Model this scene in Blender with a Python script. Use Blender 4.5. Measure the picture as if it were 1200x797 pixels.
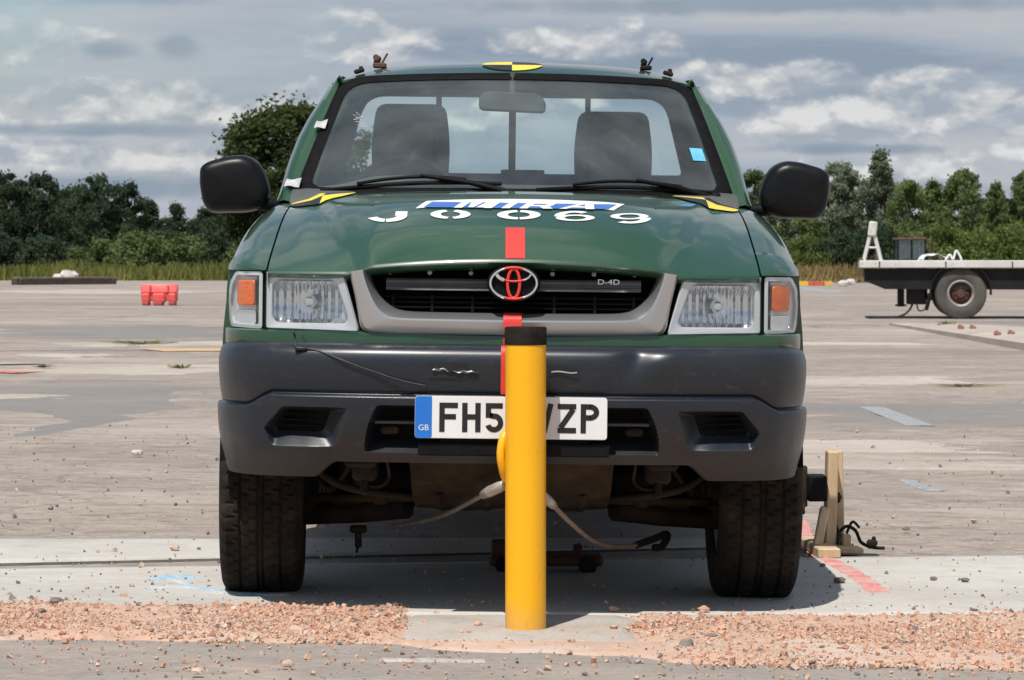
import bpy, math, random
import numpy as np
from mathutils import Vector, noise
random.seed(7); rng = np.random.default_rng(7)
S = bpy.context.scene
for o in list(bpy.data.objects): bpy.data.objects.remove(o)
COL = S.collection
R = math.radians
PI = math.pi

# ------------------------------------------------------------------ camera
FPX, HZ, CX = 3400.0, 308.0, 600.0          # focal length in photo pixels, horizon row, centre column
CY, CH = -7.85, 0.983                       # camera distance in front of the number plate, height
cam = bpy.data.cameras.new('camera'); camo = bpy.data.objects.new('camera', cam); COL.objects.link(camo)
camo.location = (0, CY, CH); camo.rotation_euler = (R(90), 0, 0)
cam.sensor_width = 36; cam.lens = FPX/1200*36; cam.shift_y = -(398.5-HZ)/1200
cam.clip_start = 0.1; cam.clip_end = 5000
cam.dof.use_dof = True; cam.dof.focus_distance = 8.2; cam.dof.aperture_fstop = 20
S.camera = camo

# ------------------------------------------------------------------ light and sky
TO_SUN = Vector((-0.19, -0.50, 1.0)).normalized()
sun = bpy.data.lights.new('sun', 'SUN'); suno = bpy.data.objects.new('sun', sun); COL.objects.link(suno)
sun.energy = 4.7; sun.angle = R(0.5); sun.color = (1.0, 0.955, 0.89)
suno.rotation_euler = (-TO_SUN).to_track_quat('-Z', 'Y').to_euler(); suno.location = (-5, -12, 25)
S.view_settings.view_transform = 'Standard'; S.view_settings.look = 'None'
S.view_settings.exposure = 0.0; S.view_settings.gamma = 1.0; S.view_settings.use_curve_mapping = False

W = bpy.data.worlds.new('World'); S.world = W; W.use_nodes = True
def build_world():
    nt = W.node_tree; N = nt.nodes; L = nt.links; N.clear()
    out = N.new('ShaderNodeOutputWorld'); bg = N.new('ShaderNodeBackground')
    sky = N.new('ShaderNodeTexSky'); sky.sky_type = 'NISHITA'; sky.sun_disc = False
    sky.sun_elevation = math.asin(TO_SUN.z); sky.sun_rotation = math.atan2(TO_SUN.x, TO_SUN.y)
    bg.inputs['Strength'].default_value = 0.1
    tc = N.new('ShaderNodeTexCoord')
    def mapping(sc, loc=(0, 0, 0)):
        m = N.new('ShaderNodeMapping'); m.inputs['Scale'].default_value = sc; m.inputs['Location'].default_value = loc
        L.new(tc.outputs['Generated'], m.inputs['Vector']); return m.outputs['Vector']
    def nz(vec, scale, detail=6, rough=0.5, dist=0.0):
        n = N.new('ShaderNodeTexNoise'); n.inputs['Scale'].default_value = scale; n.inputs['Detail'].default_value = detail
        n.inputs['Roughness'].default_value = rough; n.inputs['Distortion'].default_value = dist
        L.new(vec, n.inputs['Vector']); return n.outputs['Fac']
    def ramp(fac, stops):
        r = N.new('ShaderNodeValToRGB'); e = r.color_ramp.elements
        e[0].position, e[0].color = stops[0][0], (*stops[0][1], 1)
        e[1].position, e[1].color = stops[1][0], (*stops[1][1], 1)
        for p, c in stops[2:]:
            q = e.new(p); q.color = (*c, 1)
        L.new(fac, r.inputs['Fac']); return r.outputs['Color']
    def mix(fac, a, b, mode='MIX'):
        m = N.new('ShaderNodeMix'); m.data_type = 'RGBA'; m.blend_type = mode
        if isinstance(fac, float): m.inputs['Factor'].default_value = fac
        else: L.new(fac, m.inputs['Factor'])
        for s, v in ((6, a), (7, b)):
            if isinstance(v, tuple): m.inputs[s].default_value = (*v, 1)
            else: L.new(v, m.inputs[s])
        return m.outputs[2]
    k = 10.0                                   # cloud radiance is divided by the background strength 0.1
    # broad grey stratus sheets
    v1 = mapping((1, 1, 6.5), (3.1, 0.4, 0.15))
    sheet = ramp(nz(v1, 4.4, 8, 0.55, 0.2), [(0.36, (2.75, 3.4, 4.25)), (0.45, (3.8, 4.35, 5.1)), (0.54, (4.75, 5.05, 5.5)), (0.66, (5.5, 5.65, 5.95))])
    # heaped cumulus: placed banks and stray ones, broken into lumps, sunlit heads over grey-blue flat bases
    def math_(op, a, b=None, c=None):
        m = N.new('ShaderNodeMath'); m.operation = op
        for i, v in enumerate((a, b, c)):
            if v is None: continue
            if isinstance(v, (int, float)): m.inputs[i].default_value = v
            else: L.new(v, m.inputs[i])
        return m.outputs[0]
    sepx = N.new('ShaderNodeSeparateXYZ'); L.new(tc.outputs['Generated'], sepx.inputs[0])
    def bank(px, py, hw, hh):
        """one bank of cloud: how deep inside it a direction lies, and how high in it"""
        cx, cz, rx, rz = (px-CX)/FPX, (HZ-py)/FPX, hw/FPX, hh/FPX
        v = N.new('ShaderNodeVectorMath'); v.operation = 'SUBTRACT'; v.inputs[1].default_value = (cx, 1.0, cz); L.new(tc.outputs['Generated'], v.inputs[0])
        w = N.new('ShaderNodeVectorMath'); w.operation = 'MULTIPLY'; w.inputs[1].default_value = (1/rx, 2.0, 1/rz); L.new(v.outputs[0], w.inputs[0])
        l = N.new('ShaderNodeVectorMath'); l.operation = 'LENGTH'; L.new(w.outputs[0], l.inputs[0])
        return math_('SUBTRACT', 1.0, l.outputs['Value'])
    dens = None
    for q in ((165, 126, 150, 30), (60, 182, 120, 22), (240, 186, 110, 20), (-5, 52, 40, 40), (1085, 128, 110, 46), (960, 150, 90, 40), (1098, 182, 50, 18), (430, 48, 80, 32), (1195, 165, 50, 34), (345, 118, 60, 18), (880, 95, 120, 24), (700, 50, 120, 22), (-260, 110, 150, 40), (1450, 110, 160, 44)):
        d = bank(*q); dens = d if dens is None else math_('MAXIMUM', dens, d)
    stray = math_('MULTIPLY_ADD', nz(mapping((1, 1, 4.2), (7.7, 2.2, 0.52)), 9.0, 3, 0.5, 0.0), 7.0, -4.2)
    dens = math_('MAXIMUM', dens, stray)
    lump = nz(mapping((1, 1, 1.7), (1.1, 0.2, 0.3)), 46.0, 7, 0.56, 0.25)
    lumpb = nz(mapping((1, 1, 1.7), (1.1, 0.2, 0.3+0.0052*1.7)), 46.0, 3, 0.5, 0.25)
    body = math_('MULTIPLY_ADD', lump, 2.1, -0.98)
    body = math_('MULTIPLY_ADD', dens, 1.15, body)
    cover = N.new('ShaderNodeMapRange'); cover.interpolation_type = 'SMOOTHSTEP'; cover.inputs[1].default_value = -0.06; cover.inputs[2].default_value = 0.46
    cover.inputs[4].default_value = 0.90; L.new(body, cover.inputs[0])
    rel = math_('SUBTRACT', lump, lumpb)
    relm = N.new('ShaderNodeMapRange'); relm.inputs[1].default_value = -0.11; relm.inputs[2].default_value = 0.12; L.new(rel, relm.inputs[0])
    heap = ramp(relm.outputs[0], [(0.08, (3.7, 4.2, 4.85)), (0.40, (4.9, 5.2, 5.65)), (0.65, (5.9, 6.05, 6.25)), (0.95, (7.6, 7.55, 7.5))])
    cl = mix(cover.outputs[0], sheet, heap)
    # dark rags of lower cloud
    dk = None
    for q in ((90, 2, 170, 12), (900, 8, 420, 15), (135, 62, 45, 14), (215, 55, 38, 18), (120, 154, 190, 10), (100, 222, 260, 20), (1010, 176, 160, 9), (1000, 225, 300, 16), (700, 98, 160, 9)):
        d = bank(*q); dk = d if dk is None else math_('MAXIMUM', dk, d)
    dkm = N.new('ShaderNodeMapRange'); dkm.interpolation_type = 'SMOOTHSTEP'; dkm.inputs[1].default_value = -0.05; dkm.inputs[2].default_value = 0.75; dkm.inputs[4].default_value = 0.75
    L.new(math_('MULTIPLY_ADD', lump, 1.2, math_('ADD', dk, -0.55)), dkm.inputs[0])
    cl = mix(dkm.outputs[0], cl, (2.35, 3.05, 3.9))
    # small gaps of blue where the sheet thins
    # (looking up between the heaps the gaps open out; towards the horizon the heaps close ranks)
    elev = N.new('ShaderNodeMapRange'); elev.interpolation_type = 'SMOOTHSTEP'; elev.inputs[1].default_value = 0.10; elev.inputs[2].default_value = 0.55; elev.inputs[3].default_value = 0.06; elev.inputs[4].default_value = -0.13
    L.new(sepx.outputs['Z'], elev.inputs[0])
    gap = N.new('ShaderNodeMapRange'); gap.inputs[1].default_value = 0.36; gap.inputs[2].default_value = 0.47
    gap.inputs[3].default_value = 0.08; gap.inputs[4].default_value = 1.0
    L.new(math_('ADD', nz(mapping((1, 1, 1.6), (1.3, 8.0, 0.9)), 3.2, 6), elev.outputs[0]), gap.inputs[0])
    fin = mix(gap.outputs[0], sky.outputs['Color'], cl)
    L.new(fin, bg.inputs['Color']); L.new(bg.outputs[0], out.inputs['Surface'])
build_world()

# ------------------------------------------------------------------ measuring helpers
def scl(Y): return FPX/(Y-CY)
def px2(px, py, Y):                          # a photo pixel at depth Y -> x, z
    s = scl(Y); return (px-CX)/s, CH+(HZ-py)/s
def sstep(a, b, x):
    t = min(1, max(0, (x-a)/(b-a))); return t*t*(3-2*t)
def gz(x, y):                                # the old pavement falls gently to the right around the test spot
    r = math.hypot(x, (y-1.0)*0.8)
    return -0.0113*max(-3.5, min(3.5, x))*(1-sstep(3.0, 12.0, r))
def gp(px, py, dz=0.0):                      # photo pixel -> point on the ground
    z = 0
    for _ in range(5):
        Z = FPX*(CH-z)/(py-HZ); x = (px-CX)*Z/FPX; z = gz(x, CY+Z)
    return (x, CY+Z, z+dz)

# ------------------------------------------------------------------ materials
MATS = {}
def mat(name, col, rough=0.6, metal=0.0, spec=0.5, coat=0.0, noise_amt=0.0, noise_scale=8.0, col2=None, bump=0.0, bump_scale=60.0, thr=(0.35, 0.65), stretch=(1, 1, 1), world=False, fine=None):
    if name in MATS: return MATS[name]
    m = bpy.data.materials.new(name); m.use_nodes = True
    nt = m.node_tree; N = nt.nodes; L = nt.links
    p = N['Principled BSDF']
    p.inputs['Base Color'].default_value = (*col, 1); p.inputs['Roughness'].default_value = rough
    p.inputs['Metallic'].default_value = metal; p.inputs['Specular IOR Level'].default_value = spec
    p.inputs['Coat Weight'].default_value = coat; p.inputs['Coat Roughness'].default_value = 0.04
    tc = N.new('ShaderNodeTexCoord')
    if world:
        g = N.new('ShaderNodeNewGeometry'); src = g.outputs['Position']
    else: src = tc.outputs['Object']
    mp = N.new('ShaderNodeMapping'); mp.inputs['Scale'].default_value = stretch; L.new(src, mp.inputs['Vector'])
    colout = None
    if col2 is not None:
        n = N.new('ShaderNodeTexNoise'); n.inputs['Scale'].default_value = noise_scale; n.inputs['Detail'].default_value = 8; n.inputs['Roughness'].default_value = 0.6
        L.new(mp.outputs[0], n.inputs['Vector'])
        r = N.new('ShaderNodeMapRange'); r.inputs[1].default_value = thr[0]; r.inputs[2].default_value = thr[1]; r.inputs[4].default_value = noise_amt or 1.0
        L.new(n.outputs['Fac'], r.inputs[0])
        x = N.new('ShaderNodeMix'); x.data_type = 'RGBA'; x.inputs[6].default_value = (*col, 1); x.inputs[7].default_value = (*col2, 1)
        L.new(r.outputs[0], x.inputs['Factor']); colout = x.outputs[2]
    if fine is not None:                       # (scale, colour, amount, threshold): speckle
        for (fs, fc, fa, ft) in fine:
            n = N.new('ShaderNodeTexNoise'); n.inputs['Scale'].default_value = fs; n.inputs['Detail'].default_value = 3
            L.new(mp.outputs[0], n.inputs['Vector'])
            r = N.new('ShaderNodeMapRange'); r.inputs[1].default_value = ft; r.inputs[2].default_value = ft+0.1; r.inputs[4].default_value = fa
            L.new(n.outputs['Fac'], r.inputs[0])
            x = N.new('ShaderNodeMix'); x.data_type = 'RGBA'; x.inputs[7].default_value = (*fc, 1)
            if colout is None: x.inputs[6].default_value = (*col, 1)
            else: L.new(colout, x.inputs[6])
            L.new(r.outputs[0], x.inputs['Factor']); colout = x.outputs[2]
    if colout is not None: L.new(colout, p.inputs['Base Color'])
    if bump:
        n = N.new('ShaderNodeTexNoise'); n.inputs['Scale'].default_value = bump_scale; n.inputs['Detail'].default_value = 5
        L.new(mp.outputs[0], n.inputs['Vector'])
        b = N.new('ShaderNodeBump'); b.inputs['Strength'].default_value = bump; b.inputs['Distance'].default_value = 0.01
        L.new(n.outputs['Fac'], b.inputs['Height']); L.new(b.outputs[0], p.inputs['Normal'])
    MATS[name] = m; return m
def glass(name, tint, ior=1.5, rough=0.0, haze=0.0):
    if name in MATS: return MATS[name]
    m = bpy.data.materials.new(name); m.use_nodes = True; nt = m.node_tree; N = nt.nodes; L = nt.links
    N.remove(N['Principled BSDF']); out = N['Material Output']
    t = N.new('ShaderNodeBsdfTransparent'); t.inputs[0].default_value = (*tint, 1)
    g = N.new('ShaderNodeBsdfGlossy'); g.inputs['Roughness'].default_value = rough
    lw = N.new('ShaderNodeLayerWeight'); lw.inputs['Blend'].default_value = 0.5     # thin pane: same reflection from either side
    pw_ = N.new('ShaderNodeMath'); pw_.operation = 'POWER'; pw_.inputs[1].default_value = 4.5; L.new(lw.outputs['Facing'], pw_.inputs[0])
    r0 = 2*((ior-1)/(ior+1))**2
    f = N.new('ShaderNodeMath'); f.operation = 'MULTIPLY_ADD'; f.inputs[1].default_value = 1-r0; f.inputs[2].default_value = r0; L.new(pw_.outputs[0], f.inputs[0])
    mx = N.new('ShaderNodeMixShader'); L.new(f.outputs[0], mx.inputs[0]); L.new(t.outputs[0], mx.inputs[1]); L.new(g.outputs[0], mx.inputs[2])
    last = mx.outputs[0]
    if haze:                                   # dust film; its pale blue-grey also stands in for hazy sky reflection
        d = N.new('ShaderNodeBsdfDiffuse'); d.inputs[0].default_value = (0.46, 0.54, 0.56, 1)
        m2 = N.new('ShaderNodeMixShader'); tcg = N.new('ShaderNodeTexCoord'); ng = N.new('ShaderNodeTexNoise'); ng.inputs['Scale'].default_value = 5; ng.inputs['Detail'].default_value = 7; L.new(tcg.outputs['Object'], ng.inputs['Vector']); rg = N.new('ShaderNodeMapRange'); rg.inputs[1].default_value = .3; rg.inputs[2].default_value = .7; rg.inputs[3].default_value = haze*.45; rg.inputs[4].default_value = haze*1.6; L.new(ng.outputs['Fac'], rg.inputs[0]); L.new(rg.outputs[0], m2.inputs[0])
        L.new(last, m2.inputs[1]); L.new(d.outputs[0], m2.inputs[2]); last = m2.outputs[0]
    L.new(last, out.inputs['Surface']); MATS[name] = m; return m

GREEN = mat('green_paint', (0.011, 0.058, 0.020), 0.30, 0.0, 0.5, coat=1.0, col2=(0.10, 0.105, 0.07), noise_amt=0.10, noise_scale=3.0, thr=(0.4, 0.8), fine=[(70, (.12, .12, .09), .10, .60)])
BUMP = mat('bumper_plastic', (0.012, 0.0165, 0.024), 0.33, 0.0, 0.55, col2=(0.055, 0.048, 0.04), noise_amt=0.28, noise_scale=4, thr=(0.46, 0.85), stretch=(1, 1, 3), bump=0.05, bump_scale=260, fine=[(30, (.09, .08, .065), .25, .62)])
def lowdirt(m, z0, z1, col, amt):                # road film thrown up on the lowest part
    nt = m.node_tree; N = nt.nodes; L = nt.links; p = N['Principled BSDF']
    tc = N.new('ShaderNodeTexCoord'); sp = N.new('ShaderNodeSeparateXYZ'); L.new(tc.outputs['Object'], sp.inputs[0])
    n = N.new('ShaderNodeTexNoise'); n.inputs['Scale'].default_value = 7; n.inputs['Detail'].default_value = 6; L.new(tc.outputs['Object'], n.inputs['Vector'])
    a = N.new('ShaderNodeMath'); a.operation = 'MULTIPLY_ADD'; a.inputs[1].default_value = .16; L.new(n.outputs['Fac'], a.inputs[0]); L.new(sp.outputs['Z'], a.inputs[2])
    r = N.new('ShaderNodeMapRange'); r.inputs[1].default_value = z1+.08; r.inputs[2].default_value = z0+.08; r.inputs[4].default_value = amt; L.new(a.outputs[0], r.inputs[0])
    x = N.new('ShaderNodeMix'); x.data_type = 'RGBA'; x.inputs[7].default_value = (*col, 1); L.new(p.inputs['Base Color'].links[0].from_socket, x.inputs[6]); L.new(r.outputs[0], x.inputs['Factor']); L.new(x.outputs[2], p.inputs['Base Color'])
    q = N.new('ShaderNodeMapRange'); q.inputs[3].default_value = p.inputs['Roughness'].default_value; q.inputs[4].default_value = .8; L.new(r.outputs[0], q.inputs[0]); L.new(q.outputs[0], p.inputs['Roughness'])
lowdirt(BUMP, .40, .50, (.032, .025, .019), .7)
BLACKP = mat('black_plastic', (0.006, 0.006, 0.007), 0.6, spec=.10, col2=(0.016, 0.015, 0.014), noise_amt=0.5, noise_scale=12)
VOID = mat('matt_black', (0.006, 0.006, 0.006), 0.9, spec=0.1, col2=(0.012, 0.011, 0.01), noise_scale=9)
RUBBER = mat('rubber_seal', (0.005, 0.005, 0.006), 0.7, spec=.08, col2=(0.012, 0.012, 0.012), noise_scale=30, noise_amt=0.5)
TYRE = mat('tyre_rubber', (0.012, 0.011, 0.010), 0.9, spec=0.12, col2=(0.060, 0.049, 0.037), noise_amt=0.5, noise_scale=9, bump=0.15, bump_scale=150)
SILVER = mat('silver_paint', (0.60, 0.60, 0.605), 0.30, 0.85, col2=(0.46, 0.455, 0.44), noise_amt=0.3, noise_scale=4)
CHROME = mat('chrome', (0.90, 0.90, 0.91), 0.16, 0.85, col2=(0.75, 0.75, 0.75), noise_amt=0.5, noise_scale=20)
REFL = mat('lamp_reflector', (0.96, 0.97, 0.99), 0.17, 0.80, col2=(0.80, 0.82, 0.85), noise_scale=25, noise_amt=0.2)
BEZEL = mat('lamp_bezel', (0.74, 0.75, 0.77), 0.3, 0.3, col2=(0.62, 0.62, 0.62), noise_scale=15, noise_amt=0.4)
LENS = glass('clear_lens', (0.93, 0.95, 0.96), 1.45, 0.02, 0.03)
AMBER = mat('amber_plastic', (0.92, 0.20, 0.025), 0.25, 0.0, col2=(0.75, 0.12, 0.015), noise_scale=40, stretch=(1, 1, 3))
WGLASS = glass('windscreen_glass', (0.84, 0.92, 0.905), 1.52, 0.0, 0.075)
RGLASS = glass('rear_glass', (0.90, 0.96, 0.96), 1.45)
SGLASS = glass('side_glass', (0.66, 0.76, 0.74), 1.5)
PLATEW = mat('plate_white', (0.80, 0.81, 0.82), 0.35, col2=(0.70, 0.70, 0.69), noise_scale=10, noise_amt=0.5)
PLATEB = mat('plate_blue', (0.015, 0.16, 0.60), 0.35, col2=(0.02, 0.2, 0.62), noise_scale=10)
INK = mat('plate_black', (0.010, 0.010, 0.012), 0.4, col2=(0.018, 0.018, 0.018), noise_scale=20)
WHITE = mat('white_vinyl', (0.78, 0.78, 0.76), 0.45, col2=(0.6, 0.62, 0.6), noise_scale=30, noise_amt=0.5)
BLUEV = mat('blue_vinyl', (0.045, 0.14, 0.48), 0.4, col2=(0.08, 0.18, 0.45), noise_scale=20)
REDT = mat('red_tape', (0.72, 0.045, 0.035), 0.5, col2=(0.6, 0.05, 0.04), noise_scale=25, noise_amt=0.6, bump=0.1)
YELV = mat('yellow_vinyl', (0.82, 0.66, 0.04), 0.45, col2=(0.75, 0.6, 0.1), noise_scale=20)
POSTY = mat('yellow_post_paint', (0.93, 0.46, 0.003), 0.40, col2=(0.84, 0.40, 0.006), noise_amt=0.45, noise_scale=7, stretch=(1, 1, 0.5), fine=[(60, (0.50, 0.25, 0.02), 0.4, 0.66), (9, (.74, .40, .04), .25, .60), (150, (.30, .2, .09), .5, .70)], bump=0.08, bump_scale=90)
lowdirt(POSTY, -.02, .07, (.46, .30, .19), .55)
POSTCAP = mat('black_cap', (0.010, 0.009, 0.008), 0.7, spec=.10, col2=(0.024, 0.02, 0.015), noise_scale=25)
MUD = mat('muddy_metal', (0.062, 0.043, 0.024), 0.85, spec=.2, col2=(0.016, 0.012, 0.009), noise_scale=7, bump=0.3, bump_scale=40)
DARKM = mat('underbody_black', (0.008, 0.007, 0.006), 0.8, spec=.25, col2=(0.026, 0.019, 0.013), noise_scale=8)
CLOTH = mat('seat_cloth', (0.045, 0.050, 0.053), 0.9, spec=0.2, col2=(0.085, 0.092, 0.095), noise_scale=9, bump=0.1, bump_scale=150)
DASH = mat('dash_plastic', (0.060, 0.068, 0.066), 0.6, col2=(0.075, 0.08, 0.075), noise_scale=10)
LINER = mat('headliner', (0.13, 0.14, 0.145), 0.9, col2=(0.11, 0.12, 0.12), noise_scale=10)
STEEL = mat('cable_steel', (0.36, 0.33, 0.29), 0.5, 0.5, col2=(0.2, 0.17, 0.14), noise_scale=60)
WIREM = mat('wire_black', (0.012, 0.012, 0.014), 0.5, col2=(0.02, 0.02, 0.02), noise_scale=20)
BLUEST = mat('blue_sticker', (0.10, 0.42, 0.85), 0.5, col2=(0.16, 0.5, 0.85), noise_scale=30)
RUSTY = mat('rusty_steel', (0.16, 0.075, 0.045), 0.85, col2=(0.07, 0.045, 0.035), noise_scale=10)

# ------------------------------------------------------------------ mesh helpers
def link(o, parent=None, **props):
    COL.objects.link(o)
    if parent is not None: o.parent = parent
    for k, v in props.items():
        if v is not None: o[k] = v
    return o
def mk(name, V, F, m, parent=None, smooth=False, fm=None, angle=None, **props):
    me = bpy.data.meshes.new(name); me.from_pydata([tuple(v) for v in V], [], [tuple(f) for f in F])
    for q in (m if isinstance(m, (list, tuple)) else [m]): me.materials.append(q)
    if fm is not None: me.polygons.foreach_set('material_index', np.asarray(fm, dtype=np.int32))
    if smooth or angle: me.polygons.foreach_set('use_smooth', [True]*len(me.polygons))
    if angle: me.set_sharp_from_angle(angle=R(angle))
    me.update()
    return link(bpy.data.objects.new(name, me), parent, **props)
def empty(name, loc=(0, 0, 0), rot=(0, 0, 0), **props):
    o = bpy.data.objects.new(name, None); o.empty_display_size = 0.1
    o.location = loc; o.rotation_euler = rot
    return link(o, None, **props)
class MB:
    def __init__(s): s.V = []; s.F = []; s.M = []
    def add(s, V, F, mi=0):
        b = len(s.V); s.V += [tuple(v) for v in V]; s.F += [tuple(i+b for i in f) for f in F]; s.M += [mi]*len(F); return s
    def box(s, c, d, bev=0.0, rot=None, mi=0, taper=None):
        hx, hy, hz = d[0]/2, d[1]/2, d[2]/2; b = min(bev, hx*.9, hy*.9, hz*.9)
        V = []; F = []
        if b <= 0:
            for x in (-hx, hx):
                for y in (-hy, hy):
                    for z in (-hz, hz): V.append((x, y, z))
            F = [(0, 1, 3, 2), (4, 6, 7, 5), (0, 4, 5, 1), (2, 3, 7, 6), (0, 2, 6, 4), (1, 5, 7, 3)]
        else:
            idx = {}
            for sx in (-1, 1):
                for sy in (-1, 1):
                    for sz in (-1, 1):
                        for ax in range(3):
                            p = [sx*(hx-b), sy*(hy-b), sz*(hz-b)]
                            p[ax] = (sx*hx, sy*hy, sz*hz)[ax]
                            idx[(sx, sy, sz, ax)] = len(V); V.append(tuple(p))
            sg = (-1, 1)
            for a in sg:
                F.append([idx[(a, y, z, 0)] for y, z in ((-1, -1), (1, -1), (1, 1), (-1, 1))][::a])
                F.append([idx[(x, a, z, 1)] for x, z in ((-1, -1), (-1, 1), (1, 1), (1, -1))][::a])
                F.append([idx[(x, y, a, 2)] for x, y in ((-1, -1), (1, -1), (1, 1), (-1, 1))][::a])
            for a in sg:
                for c2 in sg:
                    F.append([idx[(a, c2, -1, 0)], idx[(a, c2, 1, 0)], idx[(a, c2, 1, 1)], idx[(a, c2, -1, 1)]][::-a*c2])
                    F.append([idx[(a, -1, c2, 0)], idx[(a, 1, c2, 0)], idx[(a, 1, c2, 2)], idx[(a, -1, c2, 2)]][::a*c2])
                    F.append([idx[(-1, a, c2, 1)], idx[(1, a, c2, 1)], idx[(1, a, c2, 2)], idx[(-1, a, c2, 2)]][::-a*c2])
            for x in sg:
                for y in sg:
                    for z in sg: F.append([idx[(x, y, z, 0)], idx[(x, y, z, 1)], idx[(x, y, z, 2)]][::x*y*z])
        if taper:
            V = [(x*(1+(taper[0]-1)*(z/hz+1)/2), y*(1+(taper[1]-1)*(z/hz+1)/2), z) for x, y, z in V]
        if rot is not None:
            from mathutils import Euler
            M = Euler(rot).to_matrix(); V = [tuple(M @ Vector(v)) for v in V]
        return s.add([(v[0]+c[0], v[1]+c[1], v[2]+c[2]) for v in V], F, mi)
    def tube(s, P, r, n=8, closed=False, mi=0, cap=True, flat=1.0):
        P = [Vector(p) for p in P]; k = len(P); V = []; F = []
        rs = r if isinstance(r, (list, tuple)) else [r]*k
        up = None
        for i, p in enumerate(P):
            if closed: t = P[(i+1) % k]-P[i-1]
            else: t = P[min(i+1, k-1)]-P[max(i-1, 0)]
            t.normalize()
            if up is None:
                up = Vector((0, 0, 1)) if abs(t.z) < 0.9 else Vector((0, 1, 0))
            a = t.cross(up); a.normalize(); b = a.cross(t); b.normalize(); up = b
            for j in range(n):
                an = 2*PI*j/n; V.append(p+a*(rs[i]*math.cos(an))+b*(rs[i]*flat*math.sin(an)))
        for i in range(k if closed else k-1):
            for j in range(n):
                i2 = (i+1) % k; F.append((i*n+j, i*n+(j+1) % n, i2*n+(j+1) % n, i2*n+j))
        if cap and not closed:
            F.append(tuple(range(n))[::-1]); F.append(tuple((k-1)*n+j for j in range(n)))
        return s.add(V, F, mi)
    def lathe(s, prof, n=24, axis='z', c=(0, 0, 0), mi=0, cap=True):
        V = []; F = []; k = len(prof)
        for r, h in prof:
            for j in range(n):
                a = 2*PI*j/n; u, v = r*math.cos(a), r*math.sin(a)
                p = (u, v, h) if axis == 'z' else ((h, u, v) if axis == 'x' else (v, h, u))
                V.append((p[0]+c[0], p[1]+c[1], p[2]+c[2]))
        for i in range(k-1):
            for j in range(n): F.append((i*n+j, i*n+(j+1) % n, (i+1)*n+(j+1) % n, (i+1)*n+j))
        if cap:
            F.append(tuple(range(n))[::-1]); F.append(tuple((k-1)*n+j for j in range(n)))
        return s.add(V, F, mi)
    def loops(s, LP, cap0=False, cap1=False, closed=True, mi=0):
        n = len(LP[0]); V = [p for l in LP for p in l]; F = []
        for i in range(len(LP)-1):
            for j in range(n if closed else n-1):
                F.append((i*n+j, i*n+(j+1) % n, (i+1)*n+(j+1) % n, (i+1)*n+j))
        if cap0: F.append(tuple(range(n))[::-1])
        if cap1: F.append(tuple((len(LP)-1)*n+j for j in range(n)))
        return s.add(V, F, mi)
    def grid(s, f, us, vs, mi=0):
        V = [f(u, v) for u in us for v in vs]; n = len(vs)
        F = [(i*n+j, i*n+j+1, (i+1)*n+j+1, (i+1)*n+j) for i in range(len(us)-1) for j in range(n-1)]
        return s.add(V, F, mi)
    def build(s, name, m, parent=None, smooth=False, angle=None, **props):
        return mk(name, s.V, s.F, m, parent, smooth, s.M if isinstance(m, (list, tuple)) else None, angle, **props)
def lin(a, b, n): return [a+(b-a)*i/(n-1) for i in range(n)]
def interp(x, pts): return float(np.interp(x, [p[0] for p in pts], [p[1] for p in pts]))
def spl(P, n=40):
    """Catmull-Rom through the points P"""
    P = [np.array(p, float) for p in P]; Q = [2*P[0]-P[1]]+P+[2*P[-1]-P[-2]]; out = []
    k = len(P)-1
    for i in range(n):
        t = i/(n-1)*k; j = min(int(t), k-1); u = t-j; a, b, c, d = Q[j:j+4]
        out.append(0.5*((2*b)+(-a+c)*u+(2*a-5*b+4*c-d)*u*u+(-a+3*b-3*c+d)*u**3))
    return [tuple(o) for o in out]
def rounded(P, r, n=64):
    """closed polygon with rounded corners, resampled to n points"""
    k = len(P); out = []; rr = r if isinstance(r, (list, tuple)) else [r]*k
    for i in range(k):
        p = np.array(P[i], float); a = np.array(P[i-1], float); b = np.array(P[(i+1) % k], float)
        la, lb = np.linalg.norm(a-p), np.linalg.norm(b-p); q = min(rr[i], la*.49, lb*.49)
        s0 = p+(a-p)/la*q; s1 = p+(b-p)/lb*q
        for t in (0, .2, .4, .6, .8, 1): out.append((1-t)**2*s0+2*t*(1-t)*p+t*t*s1)
    out.append(out[0]); out = np.array(out); seg = np.linalg.norm(np.diff(out, axis=0), axis=1); cs = np.concatenate([[0], np.cumsum(seg)])
    q = np.linspace(0, cs[-1], n, endpoint=False)
    return [tuple(float(np.interp(t, cs, out[:, d])) for d in range(out.shape[1])) for t in q]
def offset(P, d):
    """move a closed 2-D loop inwards by d (negative: outwards)"""
    n = len(P); A = sum(P[i][0]*P[(i+1) % n][1]-P[(i+1) % n][0]*P[i][1] for i in range(n)); sg = 1 if A > 0 else -1; out = []
    for i in range(n):
        tx = P[(i+1) % n][0]-P[i-1][0]; ty = P[(i+1) % n][1]-P[i-1][1]; l = math.hypot(tx, ty) or 1
        out.append((P[i][0]-ty/l*d*sg, P[i][1]+tx/l*d*sg))
    return out
def shrink(P, k):
    cx = sum(p[0] for p in P)/len(P); cy = sum(p[1] for p in P)/len(P)
    return [(cx+(p[0]-cx)*k, cy+(p[1]-cy)*k) for p in P]
def text_mesh(txt, size):
    cu = bpy.data.curves.new('t', 'FONT'); cu.body = txt; cu.size = size; cu.align_x = 'CENTER'; cu.align_y = 'CENTER'
    o = bpy.data.objects.new('t', cu); COL.objects.link(o)
    dg = bpy.context.evaluated_depsgraph_get(); me = bpy.data.meshes.new_from_object(o.evaluated_get(dg))
    V = [tuple(v.co) for v in me.vertices]; F = [tuple(p.vertices) for p in me.polygons]
    bpy.data.objects.remove(o); bpy.data.meshes.remove(me); bpy.data.curves.remove(cu)
    return V, F


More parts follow.
